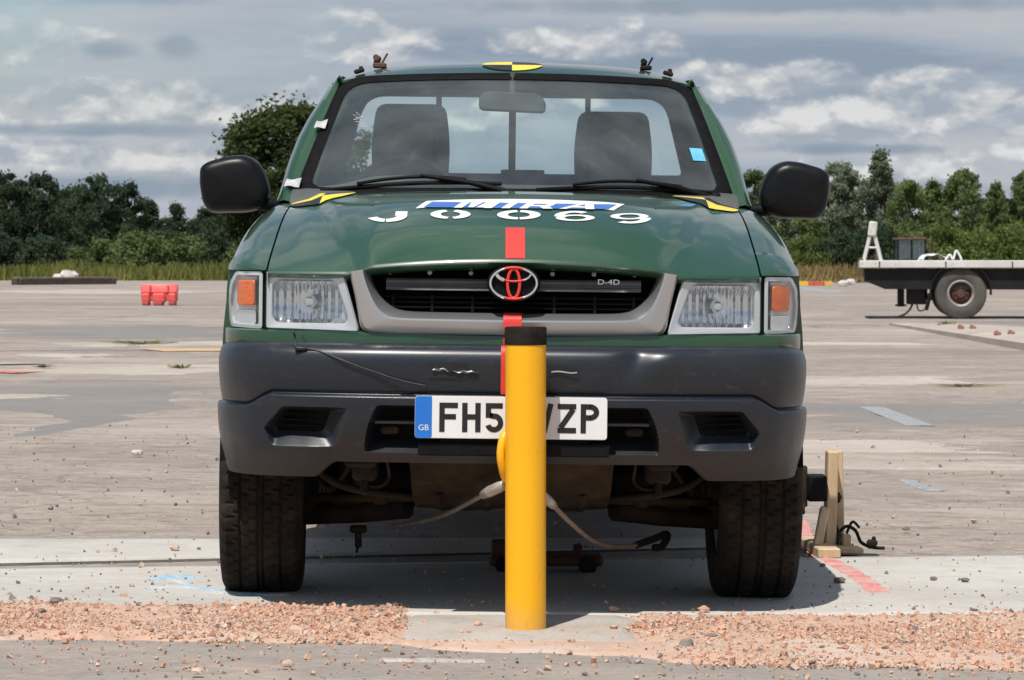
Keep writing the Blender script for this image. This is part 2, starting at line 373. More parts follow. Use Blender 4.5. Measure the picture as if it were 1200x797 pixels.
# ================================================================== GROUND
def gmat(name, a, b, scale=1.2, stretch=(.45, 1, 1), speck=0.5, rough=0.93, thr=(.36, .66), bump=.35, crack=0.0):
    f = [(85, (a[0]*.5, a[1]*.48, a[2]*.46), speck*.75, .545), (36, (min(1, a[0]*1.35), min(1, a[1]*1.33), min(1, a[2]*1.3)), speck*.7, .56), (6.0, (b[0]*.75, b[1]*.73, b[2]*.71), speck*.7, .53), (16, (b[0]*.6, b[1]*.58, b[2]*.56), speck*.6, .58)]
    return mat(name, a, rough, spec=.2, col2=b, noise_scale=scale, stretch=stretch, world=True, fine=f, thr=thr, bump=bump, bump_scale=55)
GROUNDM = gmat('old_airfield_surface', (.355, .302, .260), (.255, .225, .20), .55, (.6, 1, 1), speck=.8)
PALE = gmat('pale_concrete', (.48, .43, .375), (.37, .32, .275), .9)
GREYA = gmat('grey_tarmac', (.20, .192, .184), (.25, .23, .21), .8)
SLABM = gmat('slab_concrete', (.52, .50, .46), (.43, .405, .37), 1.1, (.6, 1, 1), speck=.28, bump=.15)
ROADM = gmat('road_tarmac', (.27, .242, .218), (.34, .295, .255), 2.2, (.6, 1, 1), speck=.55)
BEDM = gmat('brick_dust', (.55, .35, .255), (.48, .365, .29), 5, (1, 1, 1), speck=.4)
PATCHM = gmat('patch_concrete', (.46, .425, .385), (.38, .34, .30), 4, (1, 1, 1), speck=.3, bump=.2)

# rough, cracked pavement: two sizes of crack and dark tyre scuffs on top of the mottling
def crackle(m, scale, width, dark, amt, stretch=(1, 1, 1)):
    nt = m.node_tree; N = nt.nodes; L = nt.links; p = N['Principled BSDF']
    g = N.new('ShaderNodeNewGeometry'); mp = N.new('ShaderNodeMapping'); mp.inputs['Scale'].default_value = stretch; L.new(g.outputs['Position'], mp.inputs['Vector'])
    n = N.new('ShaderNodeTexNoise'); n.inputs['Scale'].default_value = scale*2.5; n.inputs['Detail'].default_value = 4; L.new(mp.outputs[0], n.inputs['Vector'])
    mv = N.new('ShaderNodeMix'); mv.data_type = 'VECTOR'; mv.inputs['Factor'].default_value = .30/scale if scale > 1 else .3; L.new(mp.outputs[0], mv.inputs[4]); L.new(n.outputs['Color'], mv.inputs[5])
    v = N.new('ShaderNodeTexVoronoi'); v.feature = 'DISTANCE_TO_EDGE'; v.inputs['Scale'].default_value = scale; L.new(mv.outputs[1], v.inputs['Vector'])
    r = N.new('ShaderNodeMapRange'); r.inputs[1].default_value = 0; r.inputs[2].default_value = width; r.inputs[3].default_value = amt; r.inputs[4].default_value = 0; L.new(v.outputs['Distance'], r.inputs[0])
    # cracks come and go
    n2 = N.new('ShaderNodeTexNoise'); n2.inputs['Scale'].default_value = scale*.45; n2.inputs['Detail'].default_value = 3; L.new(mp.outputs[0], n2.inputs['Vector'])
    r2 = N.new('ShaderNodeMapRange'); r2.inputs[1].default_value = .48; r2.inputs[2].default_value = .60; L.new(n2.outputs['Fac'], r2.inputs[0])
    mu = N.new('ShaderNodeMath'); mu.operation = 'MULTIPLY'; L.new(r.outputs[0], mu.inputs[0]); L.new(r2.outputs[0], mu.inputs[1])
    x = N.new('ShaderNodeMix'); x.data_type = 'RGBA'; x.inputs[7].default_value = (*dark, 1); src = p.inputs['Base Color'].links[0].from_socket; L.new(src, x.inputs[6]); L.new(mu.outputs[0], x.inputs['Factor']); L.new(x.outputs[2], p.inputs['Base Color'])
def stains(m, scale, col, thr, amt, stretch):
    nt = m.node_tree; N = nt.nodes; L = nt.links; p = N['Principled BSDF']
    g = N.new('ShaderNodeNewGeometry'); mp = N.new('ShaderNodeMapping'); mp.inputs['Scale'].default_value = stretch; mp.inputs['Location'].default_value = (scale*3.1, 1.7, 0); L.new(g.outputs['Position'], mp.inputs['Vector'])
    n = N.new('ShaderNodeTexNoise'); n.inputs['Scale'].default_value = scale; n.inputs['Detail'].default_value = 7; n.inputs['Roughness'].default_value = .65; L.new(mp.outputs[0], n.inputs['Vector'])
    r = N.new('ShaderNodeMapRange'); r.inputs[1].default_value = thr; r.inputs[2].default_value = thr+.09; r.inputs[4].default_value = amt; L.new(n.outputs['Fac'], r.inputs[0])
    x = N.new('ShaderNodeMix'); x.data_type = 'RGBA'; x.inputs[7].default_value = (*col, 1); src = p.inputs['Base Color'].links[0].from_socket; L.new(src, x.inputs[6]); L.new(r.outputs[0], x.inputs['Factor']); L.new(x.outputs[2], p.inputs['Base Color'])
stains(GROUNDM, .16, (.42, .362, .312), .51, .75, (.6, 1, 1)); stains(GROUNDM, .11, (.20, .182, .167), .52, .65, (.5, 1, 1)); stains(GROUNDM, .7, (.25, .21, .182), .52, .55, (.6, 1, 1)); stains(GROUNDM, 1.9, (.42, .37, .32), .54, .65, (.7, 1, 1)); stains(GROUNDM, 4.5, (.17, .15, .135), .57, .5, (1, 1, 1))
crackle(GROUNDM, .35, .012, (.10, .085, .075), .8, (.6, 1, 1)); crackle(GROUNDM, 1.6, .02, (.15, .13, .115), .6)
stains(SLABM, 1.1, (.40, .375, .34), .56, .6, (.7, 1, 1)); stains(SLABM, 5, (.36, .33, .30), .62, .6, (1, 1, 1)); stains(SLABM, .9, (.60, .585, .545), .56, .6, (.5, 1, 1))
stains(ROADM, 1.5, (.40, .325, .27), .50, .8, (.6, 1, 1)); stains(ROADM, 6, (.20, .185, .175), .60, .6, (1, 1, 1)); crackle(ROADM, 2.2, .02, (.13, .12, .11), .6)
stains(BEDM, 3, (.52, .44, .38), .52, .8, (1, 1, 1)); stains(BEDM, 9, (.38, .25, .19), .60, .6, (1, 1, 1)); stains(PATCHM, 5, (.50, .38, .31), .54, .8, (1, 1, 1)); stains(PATCHM, 14, (.30, .27, .24), .62, .6, (1, 1, 1))
stains(GREYA, .8, (.29, .255, .225), .54, .7, (.5, 1, 1)); stains(PALE, .8, (.38, .335, .295), .52, .8, (.5, 1, 1))
xs_ = sorted(set([-900, -400, -200, -100, -60, -40, -25]+[round(v, 3) for v in np.linspace(-16, 16, 65)]+[25, 40, 60, 100, 200, 400, 900]))
ys_ = sorted(set([-40, -20]+[round(v, 3) for v in np.linspace(-12, 18, 61)]+[24, 32, 45, 60, 90, 130, 180, 260, 400, 800, 2000]))
b = MB(); b.grid(lambda x, y: (x, y, gz(x, y)), xs_, ys_); b.build('ground', GROUNDM, None, True, kind='structure')

def fnz(x, y, s=1.0, seed=0): return noise.noise(Vector((x*s+seed*7.3, y*s-seed*3.1, seed*1.7)))
def sheet(name, poly_px, m, h=.004, nx=80, ny=10, jit=.25):
    """a thin conforming skin of another surface; it thins out and breaks up towards its edges, where the older ground shows through"""
    A, B_, C, D = [np.array(gp(*p)[:2]) for p in poly_px]; sd = random.random()*50
    if jit > .1: nx, ny = max(nx*3, 180), max(ny*3, 26)
    w_ = np.linalg.norm(A-D); l_ = np.linalg.norm(A-B_); k = 2.2/w_
    def f(u, v):
        p = (1-u)*(1-v)*D+u*(1-v)*C+u*v*B_+(1-u)*v*A
        if jit <= .1:
            edge = min(u*nx, (1-u)*nx, v*ny, (1-v)*ny); return (p[0], p[1], gz(p[0], p[1])+(h if edge > .01 else -.012))
        q = .5+fnz(p[0]*k*.45, p[1]*k, 1, sd)*.75+fnz(p[0]*k*1.6, p[1]*k*3.1, 1, sd+3)*.55+fnz(p[0]*k*6, p[1]*k*9, 1, sd+6)*.3
        m_ = min(v, 1-v, u*l_/w_*.6, (1-u)*l_/w_*.6)*2/max(jit, .12)
        hh = h*max(-.8, min(1, (min(m_, 1.25)-1+q*1.1)*2.2))
        if u in (0, 1) or v in (0, 1): hh = -h
        return (p[0], p[1], gz(p[0], p[1])+hh)
    ends = lambda k: [0, .0015]+lin(0, 1, k)[1:-1]+[.9985, 1] if jit <= .1 and h > .008 else lin(0, 1, k)
    b = MB(); b.grid(f, ends(nx), ends(ny)); return b.build(name, m, None, True, kind='structure')
# pale and grey strips of old surface, left side
sheet('tarmac_patch', [(-80, 441), (300, 446), (240, 482), (-80, 536)], GREYA, .004, 60, 10, .18)
sheet('concrete_strip', [(-80, 428), (330, 425), (330, 445), (-80, 440)], PALE, .006, 60, 8, .5)
sheet('concrete_strip', [(-60, 338), (330, 338), (330, 345), (-60, 346)], PALE, .004, 60, 6, .4)
sheet('tarmac_patch', [(-60, 382), (330, 378), (330, 396), (-60, 400)], GREYA, .004, 60, 6, .5)
sheet('concrete_strip', [(20, 415), (140, 414), (160, 421), (10, 424)], PALE, .010, 30, 6, .5)
sheet('concrete_strip', [(-60, 461), (110, 462), (110, 468), (-60, 470)], PALE, .010, 30, 6, .5)
sheet('concrete_strip', [(60, 402), (340, 398), (340, 404), (60, 408)], PALE, .010, 30, 6, .5)
# right side
sheet('tarmac_patch', [(880, 472), (1280, 471), (1280, 500), (880, 505)], GREYA, .004, 60, 8, .35)
sheet('concrete_strip', [(880, 512), (1130, 514), (1190, 532), (880, 531)], PALE, .006, 60, 8, .4)
sheet('concrete_strip', [(880, 542.5), (1290, 545), (1290, 553), (880, 549)], PALE, .008, 60, 6, .35)
sheet('concrete_strip', [(880, 441), (1160, 440), (1200, 450), (880, 452)], PALE, .006, 60, 6, .5)
sheet('concrete_strip', [(880, 400), (1100, 402), (1100, 405), (880, 404)], PALE, .006, 40, 5, .4)
sheet('tarmac_patch', [(1100, 376), (1300, 376), (1300, 389), (1125, 389)], GREYA, .004, 40, 6, .3)
# concrete apron the wheels stand on, with the joint between its two bays
sheet('concrete_slab', [(-620, 633.2), (1000, 634.5), (1000, 639.0), (-620, 675.5)], SLABM, .010, 120, 12, .03)
sheet('concrete_slab', [(-620, 678.0), (2300, 628.5), (2300, 722), (-620, 722)], SLABM, .010, 220, 24, .02)
JOINT = mat('joint_filler', (.05, .045, .04), .9, col2=(.10, .09, .08), noise_scale=20)
sheet('expansion_joint', [(-620, 674.0), (1000, 637.8), (1000, 641.0), (-620, 679.5)], JOINT, .004, 100, 4, .0)
# verge of the road in front
b = MB(); b.grid(lambda x, v: (lambda Y: (x, Y, gz(x, Y)+.004))(-6+(6-.30-(.30*sstep(.2, .6, x))+.05*fnz(x*3, 2)+.03*fnz(x*9, 5))*v), lin(-6, 6, 160), lin(0, 1, 24)); b.build('road', ROADM, None, True, kind='structure')
# faint white dash on the road
PAINTW = mat('worn_white_paint', (.50, .47, .42), .9, col2=(.34, .31, .28), noise_scale=30, world=True)
sheet('road_marking', [(444, 774), (572, 776), (572, 779), (444, 778)], PAINTW, .008, 20, 4, .3)
# bed of crushed brick along the edge, with the gap for the post
def yb(x): return .33-.08*sstep(-.2, .5, x)+.12*sstep(.9, 1.5, x)
def yf(x): return -.40-.34*sstep(.25, .5, x)-.17*sstep(-.35, -.15, x)*(1-sstep(.25, .5, x))-.06*sstep(.8, 1.5, x)
def inpatch(x, y): return min(sstep(-.335, -.25, x+.03*fnz(y*6, 3)), 1-sstep(.28, .40, x+.05*fnz(y*6, 8)), sstep(-.40, -.35, y+.02*fnz(x*8, 6)), 1)
def bed_h(x, y):
    e = min((yb(x)-y), (y-yf(x)))+.045*fnz(x*3.1, y*3.1, 1, 4)+.03*fnz(x*9, y*9, 1, 2)
    if e < 0: return max(-.03, e*.25)
    h = .007*sstep(0, .12, e)+.007*fnz(x*5, y*5, 1, 3)*sstep(0, .1, e)+.003*fnz(x*22, y*22, 1, 5)
    h = h*(1-inpatch(x, y))-.012*inpatch(x, y)
    if y < -.36 and -.3 < x < .4: h *= .35
    return h+.004
b = MB(); b.grid(lambda x, y: (x, y, gz(x, y)+.006+bed_h(x, y)), lin(-2.6, 2.6, 330), lin(-1.0, .52, 110)); b.build('brick_rubble_bed', BEDM, None, True, kind='structure')
# concrete patch cast round the foot of the post
b = MB(); PP = rounded([(-.27, -.37), (.31, -.36), (.34, .10), (.28, .25), (-.26, .25), (-.29, .05)], .05, 80)
PP = [(x+.014*fnz(x*14, y*14, 1, 7)+.01*fnz(x*40, y*40, 1, 9), y+.014*fnz(x*14, y*14, 1, 8)) for x, y in PP]
b.loops([[(x, y, gz(x, y)-.002) for x, y in offset(PP, -.01)], [(x, y, gz(x, y)+.006) for x, y in PP]]+[[(x, y, gz(x, y)+.0075+.002*fnz(x*9, y*9)) for x, y in shrink(PP, k)] for k in (.9, .7, .5, .3, .1)], cap1=True); b.build('post_footing', PATCHM, None, True, kind='structure')

# sprayed survey marks
def spray(name, pts, w, col, h=.006, rough=.9, worn=None):
    m = mat('spray_'+name, col, rough, col2=worn or (.40, .36, .33), noise_scale=14, thr=(.36, .62), world=True, fine=[(60, (.42, .39, .36), .6, .54)])
    P = spl([gp(*p)[:2] for p in pts], 150); b = MB(); sd = random.random()*40
    def f(i, k):
        a = np.array(P[max(i-1, 0)]); c = np.array(P[min(i+1, 149)]); t = (c-a)/np.linalg.norm(c-a); n = np.array((-t[1], t[0]))
        p = np.array(P[i])+n*w*1.3*(k-.5); e = min(1, 2.6*min(k, 1-k), 8*min(i, 149-i)/149)
        q = fnz(p[0]/w*.9, p[1]/w*.9, 1, sd)*.8+fnz(p[0]/w*3.1, p[1]/w*3.1, 1, sd+4)*.5
        hh = h+.003*max(-1.2, min(1, (e-.45+q*.8)*2)) if 0 < k < 1 else h-.004
        return (p[0], p[1], gz(p[0], p[1])+hh-.003)
    b.grid(f, list(range(150)), lin(0, 1, 15)); return b.build('paint_mark', m, None, kind='structure')
spray('red', [(934, 612), (944, 636), (966, 655), (994, 672), (1012, 683), (1030, 699)], .060, (.62, .16, .15), .0145, worn=(.55, .36, .32))
for pts, w in (([(176, 684), (205, 679), (236, 682)], .05), ([(172, 694), (215, 692), (262, 697)], .05), ([(190, 679), (225, 690)], .03), ([(250, 698), (300, 701), (340, 702)], .05)): spray('blue', pts, w, (.22, .42, .60), .0145, worn=(.50, .51, .50))
spray('blue_far', [(1022, 478), (1045, 487), (1080, 500)], .13, (.19, .245, .31), .012, worn=(.34, .31, .28)); spray('blue_far', [(1062, 563), (1080, 571), (1098, 576)], .06, (.20, .255, .32), .008)
spray('blue_far', [(935, 336), (960, 340), (990, 343)], .6, (.22, .28, .37), .008)
spray('orange', [(176, 411), (215, 410.5), (262, 410.5)], .75, (.60, .34, .15), .014, worn=(.52, .36, .22)); spray('scarlet', [(-20, 436), (10, 436.5), (36, 437.5)], .28, (.62, .10, .08), .016, worn=(.5, .25, .2)); spray('dull_green', [(-20, 427), (5, 427), (20, 428)], .5, (.24, .27, .20), .016)

# ---- rubble: thousands of brick chips, counted by nobody
BR1 = mat('brick_chip', (.57, .325, .22), .9, spec=.15, col2=(.51, .35, .255), noise_scale=9, world=True); BR2 = mat('mortar_chip', (.58, .45, .36), .9, spec=.15, col2=(.45, .34, .27), noise_scale=12, world=True); BR3 = mat('dark_chip', (.16, .13, .115), .9, spec=.15, col2=(.25, .2, .17), noise_scale=12, world=True)
CUBE = np.array([(x, y, z) for x in (-1, 1) for y in (-1, 1) for z in (-1, 1)], float)*.5
CF = np.array([(0, 1, 3, 2), (4, 6, 7, 5), (0, 4, 5, 1), (2, 3, 7, 6), (0, 2, 6, 4), (1, 5, 7, 3)])
def chips(name, P, sz, mats, probs, **props):
    n = len(P); P = np.array(P); V = np.repeat(CUBE[None], n, 0)*rng.uniform(.55, 1.25, (n, 8, 3)); V *= rng.uniform(.5, 1.2, (n, 1, 3))*np.array(sz)[:, None, None]
    q = rng.normal(size=(n, 4)); q /= np.linalg.norm(q, axis=1)[:, None]; w, x, y, z = q.T
    M = np.stack([1-2*(y*y+z*z), 2*(x*y-z*w), 2*(x*z+y*w), 2*(x*y+z*w), 1-2*(x*x+z*z), 2*(y*z-x*w), 2*(x*z-y*w), 2*(y*z+x*w), 1-2*(x*x+y*y)], 1).reshape(n, 3, 3)
    V = np.einsum('nij,nkj->nki', M, V)+P[:, None, :]
    F = (CF[None]+8*np.arange(n)[:, None, None]).reshape(-1, 4)
    me = bpy.data.meshes.new(name); me.from_pydata(V.reshape(-1, 3), [], F.tolist())
    for m in mats: me.materials.append(m)
    me.polygons.foreach_set('material_index', np.repeat(rng.choice(len(mats), n, p=probs), 6).astype(np.int32)); me.update()
    return link(bpy.data.objects.new(name, me), None, **props)
P = []; sz = []
while len(P) < 30000:
    x = random.uniform(-2.4, 2.4); y = random.uniform(-1.0, .5)
    e = min(yb(x)-y, y-yf(x))
    d = sstep(-.10, .10, e)*(1-.97*inpatch(x, y))*(1.0 if not (-.35 < x < .40 and y < -.33) else .30)
    d *= max(.22, min(1, .45+2.0*fnz(x*1.7, y*2.6, 1, 11)))*(1 if x < -.3 or x > .35 else .8)+.5*sstep(-.75, -.55, x)*(1-sstep(-.32, -.26, x))*sstep(-.35, -.1, y)
    d = max(d, .012)
    if random.random() > d: continue
    s = min(.017, .0026*math.exp(abs(random.gauss(0, .70)))) if e > 0 else min(.02, .005*math.exp(abs(random.gauss(0, .5))))
    P.append((x, y, gz(x, y)+.006+max(bed_h(x, y), .0)+s*.20)); sz.append(s)
BR4 = mat('deep_brick_chip', (.39, .20, .135), .9, spec=.15, col2=(.46, .27, .19), noise_scale=14, world=True)
chips('brick_rubble', P, sz, [BR1, BR2, BR3, BR4], [.52, .26, .05, .17], kind='stuff')
P = []; sz = []                               # loose grit over slab and pavement
while len(P) < 1500:
    Y = .4+9*random.random()**1.6; x = random.uniform(-1, 1)*(1.6+Y*.20); s = min(.016, .0032*math.exp(abs(random.gauss(0, .6))))*(1+Y*.05)
    P.append((x, Y, gz(x, Y)+(.011 if Y < 2.3 else .003)+s*.2)); sz.append(s)
for _ in range(700):
    Y = random.uniform(-1.4, -.4); x = random.uniform(-1.6, 1.6); s = min(.012, .0028*math.exp(abs(random.gauss(0, .6)))); P.append((x, Y, gz(x, Y)+.005+s*.2)); sz.append(s)
chips('loose_grit', P, sz, [BR1, BR2, BR3, GREYA], [.12, .38, .15, .35], kind='stuff')

# ================================================================== THE PICKUP
ROLL = 0.0113; TX = -0.006
truck = empty('pickup_truck', (TX, 0, 0), (0, ROLL, 0),
              label='dark green pickup truck facing the camera behind the yellow post', category='pickup truck')
def T(px, py, Y):                           # photo pixel at depth Y -> truck-local (x, z)
    X, Zz = px2(px, py, Y); X -= TX; c, s = math.cos(ROLL), math.sin(ROLL)
    return X*c-Zz*s, X*s+Zz*c
def toloc(p):                               # world point -> truck-local
    X = p[0]-TX; c, s = math.cos(ROLL), math.sin(ROLL)
    return (X*c-p[2]*s, p[1], X*s+p[2]*c)
LPD = spl([(0, .113), (.12, .115), (.3, .128), (.42, .147), (.55, .175), (.66, .205), (.72, .235), (.765, .28), (.795, .34), (.814, .42), (.83, .60)], 400); LPX = [p[0] for p in LPD]; LPY = [p[1] for p in LPD]
def lamp_plan(x): return float(np.interp(abs(x), LPX, LPY))

# ---- bonnet
def hood_f(x): return 0.105+0.105*(x/.68)**2
def hood_r(x): return 1.10+0.21*(x/.7)**2
def hood_z(x, Y):
    a = abs(x); t = min(1, max(0, (Y-hood_f(x))/(hood_r(x)-hood_f(x))))
    zf = .9935-.019*(a/.38)**2 if a < .38 else .9745-.0195*sstep(.38, .46, a)
    zr = 1.188-.014*(a/.7)**2
    g = 1-(1-t)**(2.75-.85*sstep(.25, .6, a))
    xc = interp(t, [(0, .40), (.2, .485), (.5, .55), (1, .64)])
    return zf+(zr-zf)*g + .013*sstep(-.02, .03, xc-a)*min(1, t*6) - .010*sstep(.60, .70, a)*sstep(0, .3, t)
XS = 0.683                                   # half width of the bonnet at the shut line
def hood_pt(u, v):
    x = u*XS; Y = hood_f(x)+(hood_r(x)-hood_f(x))*v
    return (x, Y, hood_z(x, Y))
b = MB(); us = lin(-1, 1, 141); vs = [i/70 for i in range(71)]; vs = [v**1.5 for v in vs]
rows = []
def hp(u, k):
    if k == 0: p = hood_pt(u, 0); return (p[0], p[1]+.05, p[2]-.030)
    if k == 1: p = hood_pt(u, 0); return (p[0], p[1]+.012, p[2]-.022)
    if k == 2: p = hood_pt(u, 0); return (p[0], p[1]-.004, p[2]-.010)
    return hood_pt(u, vs[k-3])
us2 = [-1.003]+us+[1.003]
def hp2(i, k):
    u = us2[i]
    if abs(u) > 1:
        p = hp(math.copysign(1, u), k); return (p[0], p[1], p[2]-.025)
    return hp(u, k)
b.grid(lambda i, k: hp2(i, k), list(range(len(us2))), list(range(len(vs)+3)))
hood = b.build('bonnet', GREEN, truck, smooth=True, angle=50)

def hood_hit(px, py):                        # point of the bonnet seen at a pixel
    lo, hi = 0.1, 1.25
    def row(Y):
        x, z = T(px, py, Y); return hood_z(max(-XS, min(XS, x)), Y)-z
    lo = hood_f(0)
    Y = lo
    prev = row(lo)
    for i in range(1, 240):
        Y2 = lo+i*0.005; r2 = row(Y2)
        if prev < 0 <= r2 or (prev >= 0 > r2): Y = Y2-.005*abs(r2)/(abs(r2)+abs(prev)+1e-9); break
        prev = r2
    else:
        Y = lo if abs(row(lo)) < abs(row(1.1)) else 1.1
    x, z = T(px, py, Y); return x, Y
def hood_lift(x, Y, d=.002):
    e = .01; z = hood_z(x, Y); dx = (hood_z(x+e, Y)-hood_z(x-e, Y))/(2*e); dy = (hood_z(x, Y+e)-hood_z(x, Y-e))/(2*e)
    n = Vector((-dx, -dy, 1)).normalized()*d
    return (x+n.x, Y+n.y, z+n.z)
def decal_quad(b, c4, nu, nv, d=.002, mi=0):
    """a patch of vinyl on the bonnet; c4 are photo pixels, ordered round"""
    a, bb, c, e = [np.array(hood_hit(*p)) for p in c4]
    def f(u, v):
        p = (1-u)*(1-v)*a+u*(1-v)*bb+u*v*c+(1-u)*v*e
        return hood_lift(p[0], p[1], d)
    b.grid(f, lin(0, 1, nu), lin(0, 1, nv), mi)
# test number in stencilled white letters
def ring_decal(b, cx, cy, rx, ry, wx, wy, a0, a1, n=30, d=.002):
    def f(a, k):
        q = R(a); ex, ey = rx-(wx if k else 0), ry-(wy if k else 0)
        x, Y = hood_hit(cx+ex*math.cos(q), cy-ey*math.sin(q)); return hood_lift(x, Y, d)
    b.grid(f, lin(a0, a1, n), [0, 1])
def letter(parts): 
    b = MB()
    for p in parts:
        if p[0] == 'r': ring_decal(b, *p[1:])
        else: decal_quad(b, p[1], 10, 5)
    b.build('painted_letter', WHITE, truck, smooth=True)
letter([('q', [(464, 248.5), (478, 248.5), (477, 253.5), (463, 253.5)]), ('r', 452, 252.8, 25.5, 8.0, 12, 3.6, -88, 0), ('r', 453, 252.8, 24, 8.0, 12, 3.6, -155, -96)])
letter([('r', 528, 251.8, 23.5, 5.3, 12, 2.2, -80, 75), ('r', 528, 251.8, 23.5, 5.3, 12, 2.2, 105, 260)])
letter([('r', 608, 252.4, 25.5, 5.4, 12.5, 2.4, -87, 85), ('r', 608, 252.4, 25.5, 5.4, 12.5, 2.4, 95, 267)])
letter([('r', 673, 253.8, 23.5, 5.8, 11.5, 1.9, 48, 185), ('r', 674, 255.9, 23.0, 3.7, 10.5, 1.45, -178, 180)])
letter([('r', 738.5, 256.6, 24.0, 6.0, 12, 2.2, -128, 6), ('r', 737.5, 254.2, 22.5, 3.6, 10.5, 1.35, -178, 180)])
# slanted blue and white name panel above the number
b = MB(); decal_quad(b, [(487, 244.9), (719, 247.3), (732, 240.0), (500, 236.2)], 60, 8, .0018)
panel = b.build('name_panel', WHITE, truck, smooth=True)
def npx(t, v):                               # along-panel t in 0..1, v 0 bottom .. 1 top -> pixel
    return (487+232*t+13*v, 244.9+2.4*t-(8.7-1.4*t)*v)
def pquad(b, t0, t1, v0, v1, t2=None, t3=None, d=.003):
    t2 = t1 if t2 is None else t2; t3 = t0 if t3 is None else t3
    decal_quad(b, [npx(t0, v0), npx(t1, v0), npx(t2, v1), npx(t3, v1)], 8, 5, d)
b = MB()
for i in range(10): pquad(b, .035+.093*i, .035+.093*(i+1), .13, .87, d=.0030)
b.build('name_panel_blue', BLUEV, panel, smooth=True)
b = MB(); W1 = .042
for t0, t1, v0, v1, t2, t3 in ((.19, .19+W1, .05, .95, None, None), (.34, .34+W1, .05, .95, None, None), (.19+W1, .30, .95, .12, .285, .26), (.30, .34, .12, .95, .34, .315),
    (.43, .43+W1, .05, .95, None, None), (.52, .52+W1, .05, .95, None, None), (.52+W1, .66, .72, .95, None, None), (.52+W1, .66, .36, .56, None, None), (.625, .665, .5, .85, None, None), (.60, .65, .40, .05, .69, .64),
    (.72, .76, .05, .95, .83, .795), (.80, .845, .95, .05, .90, .855), (.76, .85, .25, .45, None, None)):
    if v1 < v0: decal_quad(b, [npx(t0, v0), npx(t1, v0), npx(t2 if t2 else t1, v1), npx(t3 if t3 else t0, v1)], 6, 6, .0042)
    else: pquad(b, t0, t1, v0, v1, t2, t3, .0042)
b.build('panel_lettering', WHITE, panel, smooth=True)
# quartered yellow and black sighting marks
def disc_quarters(f, mats, name, a0):
    b = MB()
    for q in range(4):
        for i in range(8):
            t0 = a0+q*90+i*90/8; t1 = t0+90/8
            for r0, r1 in ((0.0, .35), (.35, .7), (.7, 1.0)):
                P = [f(r0, t0), f(r1, t0), f(r1, t1), f(r0, t1)]
                b.add(P, [(0, 1, 2, 3)] if r0 > 0 else [(0, 1, 2)], q % 2)
    return b.build(name, mats, truck)
for sx in (-1, 1):
    cx, cy = (-.585, 1.07) if sx < 0 else (.585, 1.07)
    disc_quarters(lambda r, a: hood_lift(cx+.100*r*math.cos(R(a)) , cy-.03+.155*r*math.sin(R(a)), .0035), [YELV, INK], 'sighting_mark', 90)
# red tape strip down the bonnet
b = MB(); b.grid(lambda u, v: hood_lift(*[(1-v)*p+v*q for p, q in zip(hood_hit(592.5+22.5*u, 267.5), hood_hit(592.5+22.5*u, 304.6))], .002), lin(0, 1, 6), lin(0, 1, 14))
b.build('red_tape_strip', REDT, truck, smooth=True)

# ---- wings
def xo(Y): return interp(Y, [(.20, .80), (.42, .818), (.6, .832), (.8, .836), (1.0, .832), (1.3, .822), (1.5, .82)])
def plan_inv(Y): return interp(Y, [(.215, .69), (.26, .75), (.32, .79), (.41, .812)])
def wing_pt(sx, Y, w):
    xs = XS+.006; zs = hood_z(XS, min(Y, hood_r(XS)))-.002
    if Y < .415:
        xe = max(plan_inv(Y), xs+.004)
        if w <= 1:
            th = w*PI/2; zl = .955
            x = xs+(xe-xs)*math.sin(th)**.9; z = zl+(zs-zl)*math.cos(th)**.9
        else:
            x = max(xe-.035, XS+.0075); z = .955-(w-1)*.2
    else:
        zl = interp(Y, [(.415, .865), (.8, .86), (1.3, .86)]); xe = xo(Y)
        if w <= 1:
            th = w*PI/2; e = .74
            x = xs+(xe-xs)*max(0, math.sin(th))**e; z = zl+(zs-zl)*max(0, math.cos(th))**e
        else:
            zb = .42
            dyw = Y-.74; rad = .40
            if abs(dyw) < rad: zb = max(zb, .335+math.sqrt(rad*rad-dyw*dyw))
            zb = min(zb, zl-.02)
            k = w-1; z = zl+(zb-zl)*k; x = xe+.010*math.sin(PI*min(1, k))*(1 if abs(dyw) < .5 else .3)
    return (sx*x, Y, z)
for sx in (-1, 1):
    Ys = [.218, .225, .24, .26, .285, .31, .34, .37, .40, .4149, .4151]+lin(.43, 1.40, 50)
    ws = [i/16 for i in range(17)]+[1.03, 1.1, 1.25, 1.4, 1.55, 1.7, 1.85, 2.0]
    b = MB(); b.grid(lambda Y, w: wing_pt(sx, Y, w), Ys, ws)
    b.grid(lambda Y, k: (sx*(XS+.006-(.0 if k == 0 else .002)), Y, wing_pt(sx, Y, 0)[2]-.03*k), Ys, [0, 1])
    b.build('wing', GREEN, truck, smooth=True, angle=40)
    # inner arch, dark
    b = MB()
    b.grid(lambda a, x: (sx*x, .74+.395*math.cos(a), .335+.395*math.sin(a)), lin(.20, PI-.2, 20), [.50, .825])
    b.grid(lambda Y, z: (sx*.50, Y, z), [.40, 1.3], [.40, .95])
    b.build('wheel_arch_liner', VOID, truck)
# closed engine bay, so nothing shows through the gaps
b = MB(); b.box((0, .75, .80), (1.0, .96, .36)); b.grid(lambda x, z: (x, lamp_plan(x)+.17, z), lin(-.79, .79, 30), [.70, .945]); b.build('engine_bay', VOID, truck)

